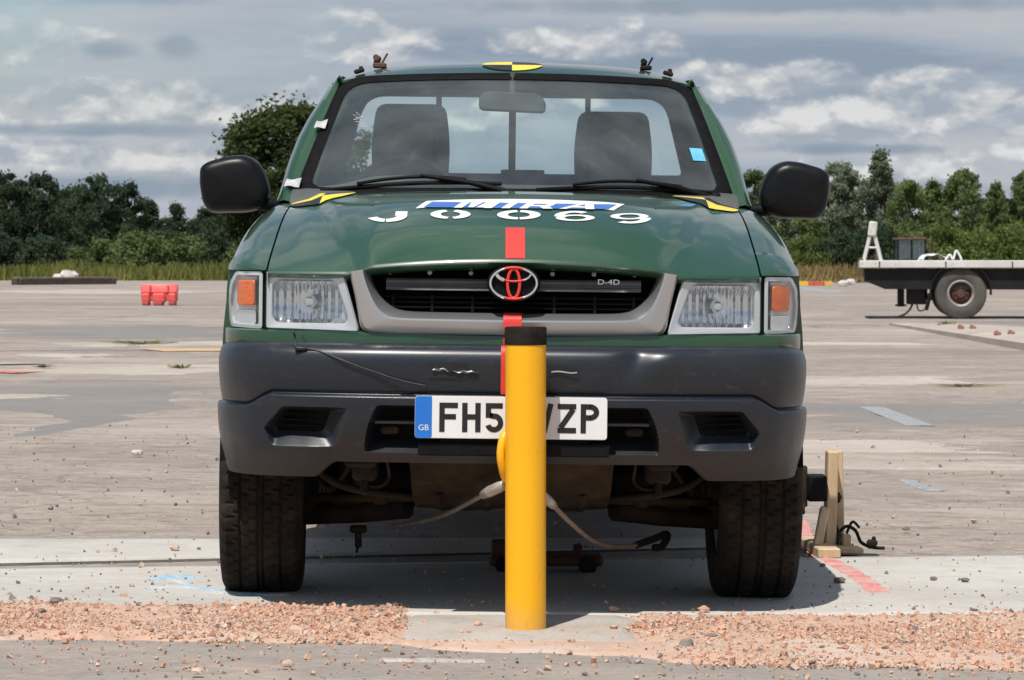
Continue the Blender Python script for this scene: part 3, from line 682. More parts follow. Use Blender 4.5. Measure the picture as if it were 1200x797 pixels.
# ---- nose: green strip under the lamps
b = MB()
xsn = lin(-.828, .828, 90)
def npan(x): return interp(abs(x), [(0, .115), (.3, .13), (.42, .15), (.55, .172), (.69, .208), (.75, .245), (.79, .30), (.812, .36), (.828, .46)])
prof = [(.10, .791), (.012, .791), (.002, .787), (0, .78), (0, .752), (.012, .742), (.05, .735)]
b.grid(lambda x, k: (x, npan(x)+prof[k][0]*(1 if abs(x) < .81 else .3), prof[k][1]-.006*sstep(.0, .4, .42-abs(x))), xsn, list(range(len(prof))))
b.build('lower_nose_panel', GREEN, truck, smooth=True, angle=40)

# ---- lamps
def lamp_loops(P, d0, dd): return [(x, lamp_plan(x)+d0+dd, z) for x, z in P]
HL = [(.424, .7865), (.690, .792), (.690, .951), (.471, .9525)]
IL = [(.699, .792), (.797, .795), (.806, .82), (.8115, .87), (.803, .92), (.782, .951), (.699, .951)]
for sx in (-1, 1):
    P = rounded(HL, [.008, .008, .008, .008], 96); Q = rounded([(p[0], p[1]) for p in HL], [.02, .035, .03, .03], 96)
    inn = offset(P, .018); inn = rounded([(.462, .806), (.659, .806), (.672, .822), (.672, .918), (.655, .934), (.503, .934), (.487, .922), (.453, .822)], .012, 96)
    def fl(P): return [(sx*p[0], p[1], p[2]) for p in P]
    b = MB(); b.loops([fl(lamp_loops(P, .15, 0)), fl(lamp_loops(P, .012, 0)), fl(lamp_loops(offset(P, .004), .006, 0)), fl(lamp_loops(inn, .010, 0)), fl(lamp_loops(offset(inn, .004), .018, 0))])
    hl = b.build('headlight', BEZEL, truck, smooth=True, angle=35)
    # reflector bowl with fluting
    cx, cz = .567, .868; b = MB()
    def refl(k, j):
        q = inn[j % 96]; x = cx+(q[0]-cx)*k; z = cz+(q[1]-cz)*k
        r = math.hypot(x-cx, (z-cz)*1.05)
        d = .072*max(0, 1-(r/.125)**2)+.012
        d += .0024*math.sin(x*300)*sstep(.025, .045, r)+.0009*math.sin(z*170)*sstep(.03, .06, r)
        return (sx*x, lamp_plan(x)+.014+d, z)
    b.grid(refl, [0.001]+lin(.06, 1, 34), list(range(97)))
    b.build('reflector', REFL, hl, smooth=True)
    b = MB(); pl = lamp_plan(cx)
    b.lathe([(.0, -.03), (.010, -.028), (.016, -.018), (.018, .0), (.018, .05)], 16, 'y', (sx*cx, pl+.055, cz)); b.build('bulb_shield', CHROME, hl, smooth=True, angle=40)
    b = MB(); b.loops([fl(lamp_loops(P, .004, 0)), fl(lamp_loops(offset(P, .006), -.004, 0))]+[fl(lamp_loops(shrink(offset(P, .006), k), -.004, -.010*(1-k*k))) for k in lin(.97, .02, 16)], cap1=True)
    b.build('lens', LENS, hl, smooth=True)
    # corner lamp
    P = rounded(IL, .008, 72)
    b = MB(); b.loops([fl(lamp_loops(P, .10, 0)), fl(lamp_loops(P, .008, 0)), fl(lamp_loops(offset(P, .010), .006, 0)), fl(lamp_loops(offset(P, .012), .028, 0))]+[fl(lamp_loops(shrink(offset(P, .012), k), .032, 0)) for k in lin(.95, .01, 24)], cap1=True)
    il = b.build('indicator_lamp', BEZEL, truck, smooth=True, angle=35)
    A = rounded([(.722, .855), (.776, .855), (.778, .925), (.722, .928)], .010, 40)
    b = MB(); b.loops([fl(lamp_loops(A, .026, 0)), fl(lamp_loops(A, .012, 0)), fl(lamp_loops(offset(A, .004), .008, 0))]+[fl(lamp_loops(shrink(A, k), .007, 0)) for k in lin(.9, .02, 10)], cap1=True)
    b.build('amber_filter', AMBER, il, smooth=True, angle=40)
    A = rounded([(.718, .803), (.775, .803), (.78, .842), (.718, .842)], .008, 40)
    b = MB(); b.loops([fl(lamp_loops(A, .028, 0)), fl(lamp_loops(A, .014, 0))]+[fl(lamp_loops(shrink(A, k), .02, 0)) for k in lin(.9, .02, 10)], cap1=True)
    b.build('side_light_cell', REFL, il, smooth=True, angle=40)
    b = MB(); b.loops([fl(lamp_loops(P, .004, 0)), fl(lamp_loops(offset(P, .005), -.002, 0))]+[fl(lamp_loops(shrink(offset(P, .005), k), -.004, 0)) for k in lin(.97, .02, 24)], cap1=True)
    b.build('lens', LENS, il, smooth=True)

# ---- grille surround, grille, badge
def gpt(px, py, Y): x, z = T(px, py, Y); return x, z
OUT = [(.4550, .954), (.4485, .928), (.438, .885), (.429, .84), (.4225, .808), (.408, .790), (.36, .7858), (.285, .7846), (.19, .7836), (.09, .783), (0, .782)]
INN = [(.399, .962), (.395, .940), (.381, .908), (.364, .884), (.343, .865), (.317, .851), (.28, .8458), (.225, .8445), (.155, .844), (.075, .8436), (0, .843)]
oc = spl(OUT, 90); ic = spl(INN, 90)
oc = oc+[(-x, z) for x, z in oc[::-1][1:]]; ic = ic+[(-x, z) for x, z in ic[::-1][1:]]
def gsec(i):
    o, n = np.array(oc[i]), np.array(ic[i]); d = n-o
    S_ = [(0, .05), (0, .006), (.03, .0), (.10, -.005), (.35, -.011), (.62, -.014), (.70, -.013), (.74, -.009), (.95, .026), (.985, .036), (1.0, .075)]
    out = []
    for f, dy in S_:
        p = o+d*f; out.append((p[0], lamp_plan(p[0])+dy, p[1]))
    return out
b = MB(); n = len(oc); secs = [gsec(i) for i in range(n)]
for i in range(n-1):
    k = len(secs[0]); b.add(secs[i]+secs[i+1], [(j, j+1, k+j+1, k+j) for j in range(k-1)])
for s_ in (secs[0], secs[-1]): b.add(s_, [tuple(range(len(s_)))])
gs = b.build('grille_surround', SILVER, truck, smooth=True, angle=17)
b = MB(); b.grid(lambda x, z: (x, lamp_plan(x)+.13, z), lin(-.44, .44, 20), lin(.80, .985, 6))
# thin dark slats across the opening
for z in (.858, .872, .886, .962): b.grid(lambda x, k: (x, lamp_plan(x)+(.055, .05, .055, .10)[k], z+(-.003, 0, .003, .004)[k]), lin(-.36 if z < .9 else -.385, .36 if z < .9 else .385, 30), [0, 1, 2, 3])
for x in (-.333, -.225, -.113, .113, .225, .333): b.box((x, lamp_plan(x)+.075, .866), (.008, .05, .05))
grille = b.build('grille', VOID, truck, smooth=False)
BARM = mat('grille_bar_grey', (0.085, 0.085, 0.095), 0.3, 0.3, col2=(0.05, 0.05, 0.055), noise_scale=10)
b = MB()
bp = [(.06, .902), (.034, .903), (.030, .907), (.031, .912), (.036, .914), (.036, .919), (.030, .921), (.029, .930), (.033, .935), (.06, .936)]
b.grid(lambda x, k: (x, lamp_plan(x)+bp[k][0], bp[k][1]+.002), lin(-.352, .352, 50), list(range(len(bp)))); b.build('grille_bar', BARM, grille, smooth=True, angle=30)
STUD = mat('stud_grey', (.45, .45, .44), .4, .3, col2=(.3, .3, .3), noise_scale=30)
for x in (-.343, -.232, -.118, .107, .222, .335):
    b = MB(); b.lathe([(.0, -.006), (.006, -.004), (.0065, .0), (.0065, .05)], 10, 'y', (x, lamp_plan(x)+.05, .953)); b.build('stud', STUD, grille, smooth=True, angle=40)
# badge: three linked ovals
ecx, ecz, eY = 0.0, .927, .098
b = MB(); E = [(.073*math.cos(t), .0515*math.sin(t)) for t in lin(0, 2*PI, 49)[:-1]]
b.loops([[(ecx+x*k, eY+dy, ecz+z*k) for x, z in E] for k, dy in ((1, .05), (1, .012), (.96, .006), (.5, .004), (.02, .003))], cap1=True)
badge = b.build('badge_back', BLACKP, truck, smooth=True, angle=40)
def oval(cx, cz, rx, rz, a0, a1, w, m, d=0.0):
    n = max(6, int(abs(a1-a0)/7)); P = [(cx+rx*math.cos(R(a)), eY-.004+d, cz+rz*math.sin(R(a))) for a in lin(a0, a1, n)]
    full = abs(a1-a0) >= 359.9
    b = MB(); b.tube(P[:-1] if full else P, w, 10, closed=full, flat=.6); b.build('badge_oval', m, badge, smooth=True, angle=60)
oval(ecx, ecz, .0635, .043, 22+46, 112-358+360+0, .0048, REDT) if False else None
oval(ecx, ecz, .0635, .043, -68, 68, .0062, CHROME); oval(ecx, ecz, .0635, .043, 112, 248, .0062, CHROME)
oval(ecx, ecz, .0635, .043, 66, 114, .0064, REDT); oval(ecx, ecz, .0635, .043, 246, 294, .0064, REDT)
oval(ecx, ecz-.001, .0165, .040, 0, 360, .0042, REDT, -.001)
oval(ecx, ecz+.025, .046, .020, 180, 235, .0052, CHROME); oval(ecx, ecz+.025, .046, .020, 305, 360, .0052, CHROME)
oval(ecx, ecz+.025, .046, .020, 233, 307, .0054, REDT)
# small model lettering on the bar
V, F = text_mesh('D-4D', .020)
b = MB(); b.add([(x*1.35+.262, lamp_plan(.26)+.0265, y+.932) for x, y, z in V], F); b.build('bar_lettering', CHROME, grille)
# red tape over the surround
b = MB(); b.grid(lambda u, k: (u, lamp_plan(0)+(.03, .010, -.013, -.0155, -.0155)[k], (.8455, .842, .833, .8275, .800)[k]), lin(-.027, .023, 4), [0, 1, 2, 3, 4]); b.build('red_tape_strip', REDT, truck, smooth=True)
b = MB(); b.grid(lambda u, k: (u, npan(0)-.0025, (.776, .752)[k]), lin(-.027, .023, 4), [0, 1]); b.build('red_tape_strip', REDT, truck)

# ---- bumper
PLAN = [(0, .022), (.25, .026), (.45, .045), (.60, .080), (.70, .125), (.765, .185), (.805, .26), (.828, .36), (.836, .46)]
half = spl(PLAN, 160); plan = [(-x, y) for x, y in half[::-1]]+half[1:]
plan = np.array(plan); seg = np.hypot(*np.diff(plan, axis=0).T); cs = np.concatenate([[0], np.cumsum(seg)]); NB = 640
q = np.linspace(0, cs[-1], NB); plan = np.stack([np.interp(q, cs, plan[:, 0]), np.interp(q, cs, plan[:, 1])], 1)
tan = np.gradient(plan, axis=0); tan /= np.linalg.norm(tan, axis=1)[:, None]; nor = np.stack([tan[:, 1], -tan[:, 0]], 1)   # outwards
ZT = .757
def zc(x): return .622-.037*sstep(.655, .745, abs(x))
def zbm(x): return .434-.044*sstep(.49, .565, abs(x))
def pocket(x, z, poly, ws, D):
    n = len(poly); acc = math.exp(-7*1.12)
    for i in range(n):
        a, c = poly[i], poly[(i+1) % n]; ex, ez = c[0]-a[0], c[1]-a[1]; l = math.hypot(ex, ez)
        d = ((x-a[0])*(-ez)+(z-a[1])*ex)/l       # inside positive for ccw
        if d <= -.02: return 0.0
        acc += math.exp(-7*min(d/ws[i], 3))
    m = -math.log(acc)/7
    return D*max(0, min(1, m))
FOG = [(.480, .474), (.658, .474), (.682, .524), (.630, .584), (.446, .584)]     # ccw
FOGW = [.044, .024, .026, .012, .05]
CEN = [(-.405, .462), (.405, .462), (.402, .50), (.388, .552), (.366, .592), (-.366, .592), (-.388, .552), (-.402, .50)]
CENW = [.036, .012, .02, .02, .010, .02, .02, .012]
b = MB(); topf = [(.002, -.19), (.001, -.06), (-.002, -.034), (-.007, -.020), (-.014, -.010), (-.022, -.004)]
nz1 = 24; nz2 = 96
cols = []
MI = {}
for i in range(NB):
    px_, py_ = plan[i]; nx, ny = nor[i]; x0 = px_
    c = zc(x0); bt = zbm(x0); col = []
    def put(z, off, extra=0.0, fl=0):
        col.append((px_+nx*off, py_+ny*off+extra, z, fl))
    def dent(z): return -.015*math.exp(-((x0-.345+(.745-z)*.45)/.040)**2-((z-.725)/.055)**2)+.007*math.exp(-((x0-.43+(.745-z)*.35)/.045)**2-((z-.72)/.05)**2)      # the knock beside the post
    for dz, off in topf: put(ZT+dz, off+dent(ZT+dz)*(0 if off < -.1 else 1)); 
    for t in lin(0, 1, nz1)[1:]:
        z = ZT-.022+(c+.006-(ZT-.022))*t
        off = .003-.007*(1-min(1, t/.28))**2-.020*max(0, t-.28)**2+dent(z)
        put(z, off)
    put(c+.002, -.012); put(c-.002, -.010); lip = .011-.007*sstep(.62, .78, abs(x0)); put(c-.004, lip*.55); put(c-.008, lip)
    for t in lin(0, 1, nz2)[1:]:
        z = c-.008+(bt-(c-.008))*t
        off = lip+.001-(.058-.026*sstep(.55, .75, abs(x0)))*t**2.0
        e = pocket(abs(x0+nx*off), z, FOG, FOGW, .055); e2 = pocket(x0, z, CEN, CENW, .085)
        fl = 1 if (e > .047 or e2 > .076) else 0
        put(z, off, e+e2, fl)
    put(bt-.002, -.075); put(bt+.01, -.10)
    cols.append(col)
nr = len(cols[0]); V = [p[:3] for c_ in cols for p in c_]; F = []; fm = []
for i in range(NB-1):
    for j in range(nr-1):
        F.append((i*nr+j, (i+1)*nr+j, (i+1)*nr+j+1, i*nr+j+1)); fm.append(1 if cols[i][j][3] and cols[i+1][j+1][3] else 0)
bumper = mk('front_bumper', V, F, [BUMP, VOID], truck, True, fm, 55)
BSLOT = mat('bumper_slot_black', (0.012, 0.012, 0.013), 0.5, col2=(0.03, 0.028, 0.025), noise_amt=0.5, noise_scale=12)
for sx in (-1, 1):
    b = MB()
    for z in (.531, .547, .563): b.box((sx*.555, .118, z), (.15, .022, .005), .002)
    b.build('fog_blank', VOID, bumper)
b = MB(); b.tube([(x, .082, .544) for x in lin(-.375, .375, 12)], .006, 8); b.build('opening_bar', BARM, bumper, smooth=True, angle=50)
for sx in (-1, 1):
    b = MB(); b.box((sx*.335, .10, .522), (.05, .03, .022), .006); b.box((sx*.335, .088, .520), (.022, .012, .012), .004); b.build('tow_eye', MUD, bumper)
b = MB(); b.box((.005, .0125, .476), (.52, .012, .036), .004); b.box((.005, .04, .545), (.40, .045, .11), .004); b.build('plate_holder', BLACKP, bumper)
# tape patches with torn foil on the bumper
b = MB(); b.grid(lambda u, v: (-.228+.136*u, .0185+.004*abs(u-.4), .669+.040*v), lin(0, 1, 8), lin(0, 1, 4)); b.build('tape_patch', INK, bumper)
b = MB(); b.grid(lambda u, v: (-.218+.125*u, .0150-.004*math.sin(u*23+v*5), .686+(.004+.003*math.sin(u*11))*v+.003*math.sin(u*6+.5)+.002*math.sin(u*31)), lin(0, 1, 40), lin(0, 1, 4)); b.build('foil_strip', STUD, bumper, smooth=True)
b = MB(); b.grid(lambda u, v: (.095+.085*u, .0185, .677+.024*v+.004*math.sin(u*5)), lin(0, 1, 8), lin(0, 1, 3)); b.build('tape_patch', INK, bumper)
b = MB(); b.grid(lambda u, v: (.105+.07*u, .0165, .686+.004*v+.002*math.sin(u*6)), lin(0, 1, 8), lin(0, 1, 2)); b.build('foil_strip', STUD, bumper)
b = MB(); b.grid(lambda u, k: (u, (.035, .022, .0155, .0155, .0145, .016)[k], (.7575, .7545, .735, .70, .65, .626)[k]), lin(-.032, .020, 4), [0, 1, 2, 3, 4, 5]); b.build('red_tape_strip', REDT, bumper, smooth=True)

# ---- number plate
PZ0, PZ1, PX0, PX1, PY = .5065, .6205, -.263, .257, -.004
P = rounded([(PX0, PZ0), (PX1, PZ0), (PX1, PZ1), (PX0, PZ1)], .008, 200)
b = MB(); b.loops([[(x, PY+.005, z) for x, z in P], [(x, PY, z) for x, z in P], [(x, PY-.0005, z) for x, z in offset(P, .0015)]], cap1=True, cap0=True)
plate = b.build('number_plate', PLATEW, truck, smooth=False)
PB = rounded([(PX0+.0005, PZ0+.0005), (PX0+.046, PZ0+.0005), (PX0+.046, PZ1-.0005), (PX0+.0005, PZ1-.0005)], [.007, .0005, .0005, .007], 40)
b = MB(); b.loops([[(x, PY-.0005, z) for x, z in PB], [(x, PY-.0013, z) for x, z in PB]], cap1=True); b.build('plate_band', PLATEB, plate)
V, F = text_mesh('GB', .022); b = MB(); b.add([(x+PX0+.0235, PY-.002, y+PZ0+.028) for x, y, z in V], F); b.build('country_letters', PLATEW, plate)
CHW, CHH, CST = .050, .079, .0145
def glyph(ch, x0):
    z0 = (PZ0+PZ1)/2-CHH/2; b = MB()
    def bar(ax, az, bx, bz, w=CST):
        a = np.array((ax, az)); c = np.array((bx, bz)); t = (c-a)/np.linalg.norm(c-a); n_ = np.array((-t[1], t[0]))*w/2
        q = [a+n_, c+n_, c-n_, a-n_]
        b.loops([[(x0+p[0], PY-.0005, z0+p[1]) for p in q], [(x0+p[0], PY-.0016, z0+p[1]) for p in q]], cap1=True)
    def arc(cx, cz, rx, rz, a0, a1):
        n = 16; o = [(cx+rx*math.cos(R(a)), cz+rz*math.sin(R(a))) for a in lin(a0, a1, n)]; i_ = [(cx+(rx-CST)*math.cos(R(a)), cz+(rz-CST)*math.sin(R(a))) for a in lin(a0, a1, n)]
        q = [(x0+p[0], PY-.0016, z0+p[1]) for p in o+i_]
        b.add(q, [(k, k+1, n+k+1, n+k) for k in range(n-1)])
    h = CST/2; W_, H_ = CHW, CHH
    if ch == 'F': bar(h, 0, h, H_); bar(CST, H_-h, W_, H_-h); bar(CST, H_*.52, W_*.9, H_*.52)
    if ch == 'H': bar(h, 0, h, H_); bar(W_-h, 0, W_-h, H_); bar(CST, H_*.52, W_-CST, H_*.52)
    if ch == '5': bar(h+.002, H_*.50, h+.002, H_); bar(CST+.002, H_-h, W_-.002, H_-h); arc(W_*.5, H_*.325, W_*.5, H_*.325, -160, 115); bar(CST*.9, H_*.575, W_*.42, H_*.575)
    if ch == 'V': bar(h, H_, W_/2, 0); bar(W_-h, H_, W_/2, 0)
    if ch == 'Z': bar(0, H_-h, W_, H_-h); bar(0, h, W_, h); bar(W_-h*1.1, H_-CST, h*1.1, CST)
    if ch == 'P': bar(h, 0, h, H_); bar(CST, H_-h, W_*.55, H_-h); bar(CST, H_*.44+h, W_*.55, H_*.44+h); arc(W_*.5, H_*.72, W_*.5, H_*.28, -90, 90)
    b.build('plate_letter', INK, plate)
for ch, px_ in (('F', 516), ('H', 542.7), ('5', 569.4), ('V', 628), ('Z', 654.6), ('P', 681.5)): glyph(ch, (px_-CX)/433.0-TX*0-.003)

# wire hanging from the left headlight across the bumper
def bface(x): return float(np.interp(x, plan[:, 0], plan[:, 1]))
W_ = [(344, 389, .14), (346, 396, .15), (346, 402, .12), (349, 407, None), (372, 411, None), (400, 422, None), (430, 433, None), (470, 446, None), (498, 452, None)]
def wp(x, y, Y):
    if Y is None: Y = bface(T(x, y, .05)[0])+(.006 if y < 412 else -.009)
    q = T(x, y, Y); return (q[0], Y, q[1])
b = MB(); b.tube(spl([wp(*w) for w in W_], 40), .0028, 6); q = wp(353, 408.5, None); b.box((q[0], q[1]-.002, q[2]), (.035, .016, .011), .003)
b.build('trigger_wire', WIREM, truck, smooth=True, angle=60)

# ---- windscreen
def WB(a): return np.array((.674*a, 1.135+.175*a*a, 1.196+.002*a*a))
def WT(a): return np.array((.565*a, 1.64+.135*a*a, 1.590-.011*a*a))
def Wp(a, bb, d=0.0):
    p = WB(a)*(1-bb)+WT(a)*bb; k = .022*math.sin(PI*max(0, min(1, bb)))*(1-a*a*.6)
    return (p[0], p[1]-.6*k-d*.62, p[2]+.8*k+d*.78)
def wloop(g, n=120):                        # rounded loop grown by g metres
    P = rounded([(-.62-g, -.0-g), (.62+g, -.0-g), (.62+g, .63+g), (-.62-g, .63+g)], [.05+max(g, 0), .05+max(g, 0), .085+max(g, 0), .085+max(g, 0)], n)
    return [(x/.62, z/.63) for x, z in P]
b = MB(); L0 = wloop(-.016)
b.loops([[Wp(a*k, .5+(c-.5)*k, 0) for a, c in L0] for k in (1, .85, .7, .5, .3, .1)], cap1=True); windscreen = b.build('windscreen', WGLASS, truck, smooth=True)
b = MB(); b.loops([[Wp(a, c, d) for a, c in wloop(g)] for g, d in ((-.020, -.012), (-.020, .004), (-.008, .009), (.012, .009), (.020, .003), (.022, -.02))], closed=True); b.build('windscreen_seal', RUBBER, windscreen, smooth=True, angle=50)
b = MB(); b.grid(lambda u, v: Wp(.885+.066*u, .285+.105*v, .0022), lin(0, 1, 4), lin(0, 1, 4)); b.build('blue_sticker', BLUEST, windscreen)
b = MB(); b.tube([Wp(-.86+.030*math.sin(i*2.1)+.005*i, .66-.010*i+.012*math.cos(i*3.3), .003) for i in range(14)], .0007, 4); b.build('chalk_scribble', WHITE, windscreen)
def tapebit(a, c, w, h, m=mat('grubby_white_tape', (.52, .52, .51), .6, col2=(.36, .36, .37), noise_scale=40)):
    b = MB(); b.grid(lambda u, v: Wp(a+w*(u-.5)/.62, c+h*(v-.5)/.63, .024+.004*math.sin(u*5+v*3)), lin(0, 1, 5), lin(0, 1, 4)); b.build('white_tape_piece', m, truck, smooth=True)
tapebit(-1.02, .530, .038, .042); tapebit(-1.045, .03, .045, .04)

# ---- cab shell
def hwc(z): return interp(z, [(.3, .80), (.86, .822), (1.0, .812), (1.10, .79), (1.17, .752), (1.19, .747), (1.223, .741), (1.30, .727), (1.383, .705), (1.45, .678), (1.514, .645), (1.56, .620), (1.59, .603), (1.615, .58)])
# pillars beside the windscreen
for sx in (-1, 1):
    b = MB(); bs = lin(-.09, 1.035, 40)
    def pil(c, k):
        I = Wp(1.028, c, .004); z = I[2]; O = hwc(z)
        pts = [(I[0]-.004, I[1]+.03, z-.02), I, ((I[0]*.55+O*.45), I[1]+.004, z+.006), (I[0]*.2+O*.8, I[1]+.02, z), (O, I[1]+.055, z), (O-.004, I[1]+.10, z-.002), (O-.05, I[1]+.11, z-.01), (I[0]-.01, I[1]+.07, z-.03)]
        p = pts[k]; return (sx*p[0], p[1], p[2])
    b.grid(pil, bs, list(range(8))); b.build('windscreen_pillar', GREEN, truck, smooth=True, angle=45)
# roof
def roof_pt(a, t):
    f = Wp(a*.98, 1.0); x = a*.604
    yf = 1.655+.135*a*a; Y = yf+(2.84-yf)*t
    q = 1-(1-min(1, (Y-yf)/.55))**3
    z = 1.604-.010*a*a+.062*q*(1-.10*max(0, t-.5)) - .046*abs(a)**7*(.4+.6*q) - .018*a*a*q
    return (x, Y, z)
b = MB(); us = lin(-1, 1, 60); vs = [0, .006, .015, .03, .05, .08, .12, .17, .23, .3, .4, .5, .6, .7, .8, .9, .97, 1]
b.grid(roof_pt, us, vs)
b.grid(lambda a, k: (roof_pt(a, 0)[0], roof_pt(a, 0)[1]+(.0, -.004, .004, .05)[k], roof_pt(a, 0)[2]+(0, -.008, -.016, -.022)[k]), us, [0, 1, 2, 3])
for sx in (-1, 1): b.grid(lambda t, k: (sx*(.604+(.0, .006, .006, -.02)[k]), roof_pt(1, t)[1], roof_pt(1, t)[2]+(0, -.003, -.018, -.03)[k]), vs, [0, 1, 2, 3])
roof = b.build('roof', GREEN, truck, smooth=True, angle=50)
b = MB(); b.grid(lambda a, t: (roof_pt(a, t)[0]*.96, roof_pt(a, t)[1]+.03, roof_pt(a, t)[2]-.035), us, [0, .1, .3, .6, .97]); b.build('headlining', LINER, truck, smooth=True)
for sx in (-1, 1):                           # drip channel
    b = MB(); b.tube([(sx*(.585+.0), roof_pt(.97, t)[1]-.02, roof_pt(.97, t)[2]+.004) for t in lin(0, 1, 14)], .007, 6); b.build('drip_rail', RUBBER, roof, smooth=True, angle=50)
disc_quarters(lambda r, a: (lambda p: (p[0], p[1], p[2]+.003))(roof_pt((-.012+.10*r*math.cos(R(a)))/.604, (.125+.10*r*math.sin(R(a)))/1.185)), [YELV, INK], 'sighting_mark', 90)
# the small clamps bolted to the roof
for px_, s_ in ((445, 1.0), (757, .85)):
    Y = 2.0; x = T(px_, 78, Y)[0]; z0 = roof_pt(x/.604, .29)[2]; b = MB()
    b.box((x, Y, z0+.008*s_), (.045*s_, .05, .016*s_), .003); b.box((x-.008*s_, Y, z0+.026*s_), (.022*s_, .03, .03*s_), .004, (0, .25, 0)); b.tube([(x+.004, Y, z0+.01), (x+.014*s_, Y, z0+.028*s_), (x+.026*s_, Y, z0+.05*s_)], .004, 6); b.lathe([(.011*s_, -.01), (.011*s_, .01)], 8, 'y', (x-.012*s_, Y-.015, z0+.034*s_))
    b.build('camera_clamp', RUSTY if px_ < 600 else DARKM, truck)
for px_ in (421, 783):
    Y = 1.86; x = T(px_, 82, Y)[0]; z0 = roof_pt(x/.604, .12)[2]; b = MB()
    b.box((x, Y, z0+.008), (.035, .03, .014), .004, (0, .3 if px_ > 600 else -.3, 0)); b.lathe([(.009, 0), (.006, .014)], 8, 'z', (x+.006, Y, z0+.01)); b.build('aerial_mount', DARKM, truck)

# side of the cab: door, glass, rear corner
for sx in (-1, 1):
    zz = [.42, .6, .8, .95, 1.05, 1.10, 1.13, 1.15, 1.17, 1.185]
    b = MB(); b.grid(lambda Y, z: (sx*hwc(z), Y, z), [1.412, 1.42]+lin(1.6, 2.5, 6)+[2.588, 2.596], zz)
    b.grid(lambda Y, k: (sx*(hwc(1.185)-(0, .004, .05)[k]), Y, 1.185+(0, .006, -.01)[k]), [1.412, 2.596], [0, 1, 2])
    # window frame of the door
    fr = [(1.45, 1.185), (1.62, 1.33), (1.80, 1.48), (1.90, 1.565), (2.02, 1.588), (2.45, 1.588), (2.55, 1.57), (2.575, 1.45), (2.59, 1.185)]
    fr = spl(fr, 40); b.tube([(sx*(hwc(z)-.012), Y, z) for Y, z in fr], .017, 8, flat=1.2)
    door = b.build('door', GREEN, truck, smooth=True, angle=45)
    b = MB(); fl_ = fr+[(2.2, 1.18), (1.8, 1.18)]; c_ = (2.15, 1.36)
    b.loops([[(sx*(hwc(c_[1]+(z-c_[1])*k)-.016), c_[0]+(Y-c_[0])*k, c_[1]+(z-c_[1])*k) for Y, z in fl_] for k in (.99, .7, .4, .05)], cap1=True); b.build('door_glass', SGLASS, door, smooth=True)
    b = MB(); b.box((sx*(hwc(1.05)+.006), 2.45, 1.06), (.022, .13, .035), .008); b.build('door_handle', BLACKP, door)
    b = MB(); b.grid(lambda Y, z: (sx*hwc(z), Y, z), [2.60, 2.84], zz+[1.25, 1.35, 1.45, 1.52, 1.57, 1.60]); b.build('cab_corner', GREEN, truck, smooth=True, angle=45)
    b = MB(); b.box((sx*.79, 2.0, .41), (.06, 1.25, .13), .02); b.build('sill', GREEN, truck)

# rear wall of the cab with its sliding window
RY = 2.80
def rl(P, Y): return [(x, Y, z) for x, z in P]
RO = rounded([(-.752, 1.19), (.752, 1.19), (.71, 1.383), (.655, 1.514), (.605, 1.63), (-.605, 1.63), (-.655, 1.514), (-.71, 1.383)], .02, 160)
RI = rounded([(-.640, 1.298), (.632, 1.298), (.556, 1.602), (-.556, 1.602)], [.035, .035, .08, .08], 160)
b = MB(); b.loops([rl(RO, RY), rl(RI, RY), rl(RI, RY+.03), rl(RO, RY+.03)]); b.grid(lambda x, z: (x, RY+.01, z), [-.78, .78], [.45, 1.20]); b.build('cab_rear_panel', LINER, truck)
b = MB(); b.loops([rl(RI, RY+.015)], cap1=True); rwin = b.build('rear_window', RGLASS, truck)
b = MB()
b.loops([rl(offset(RI, -.006), RY-.004), rl(offset(RI, .012), RY-.004), rl(offset(RI, .012), RY+.03), rl(offset(RI, -.006), RY+.036)])
for px_ in (514, 600, 688):
    x = (px_-603)/318.0; b.box((x, RY+.01, 1.450), (.026 if px_ == 600 else .020, .022, .31), .003)
b.box((.03, RY-.01, 1.310), (.16, .03, .028), .004)
b.build('window_frame', RUBBER, rwin)
b = MB(); b.grid(lambda x, k: (x, (RY+.034, RY+.04)[0], k), [-.8, .8], [.45, 1.19]); b.grid(lambda x, z: (x, RY+.034, z), [-.735, -.64], [1.19, 1.29]); b.grid(lambda x, z: (x, RY+.034, z), [.64, .735], [1.19, 1.29]); b.build('cab_back', GREEN, truck)

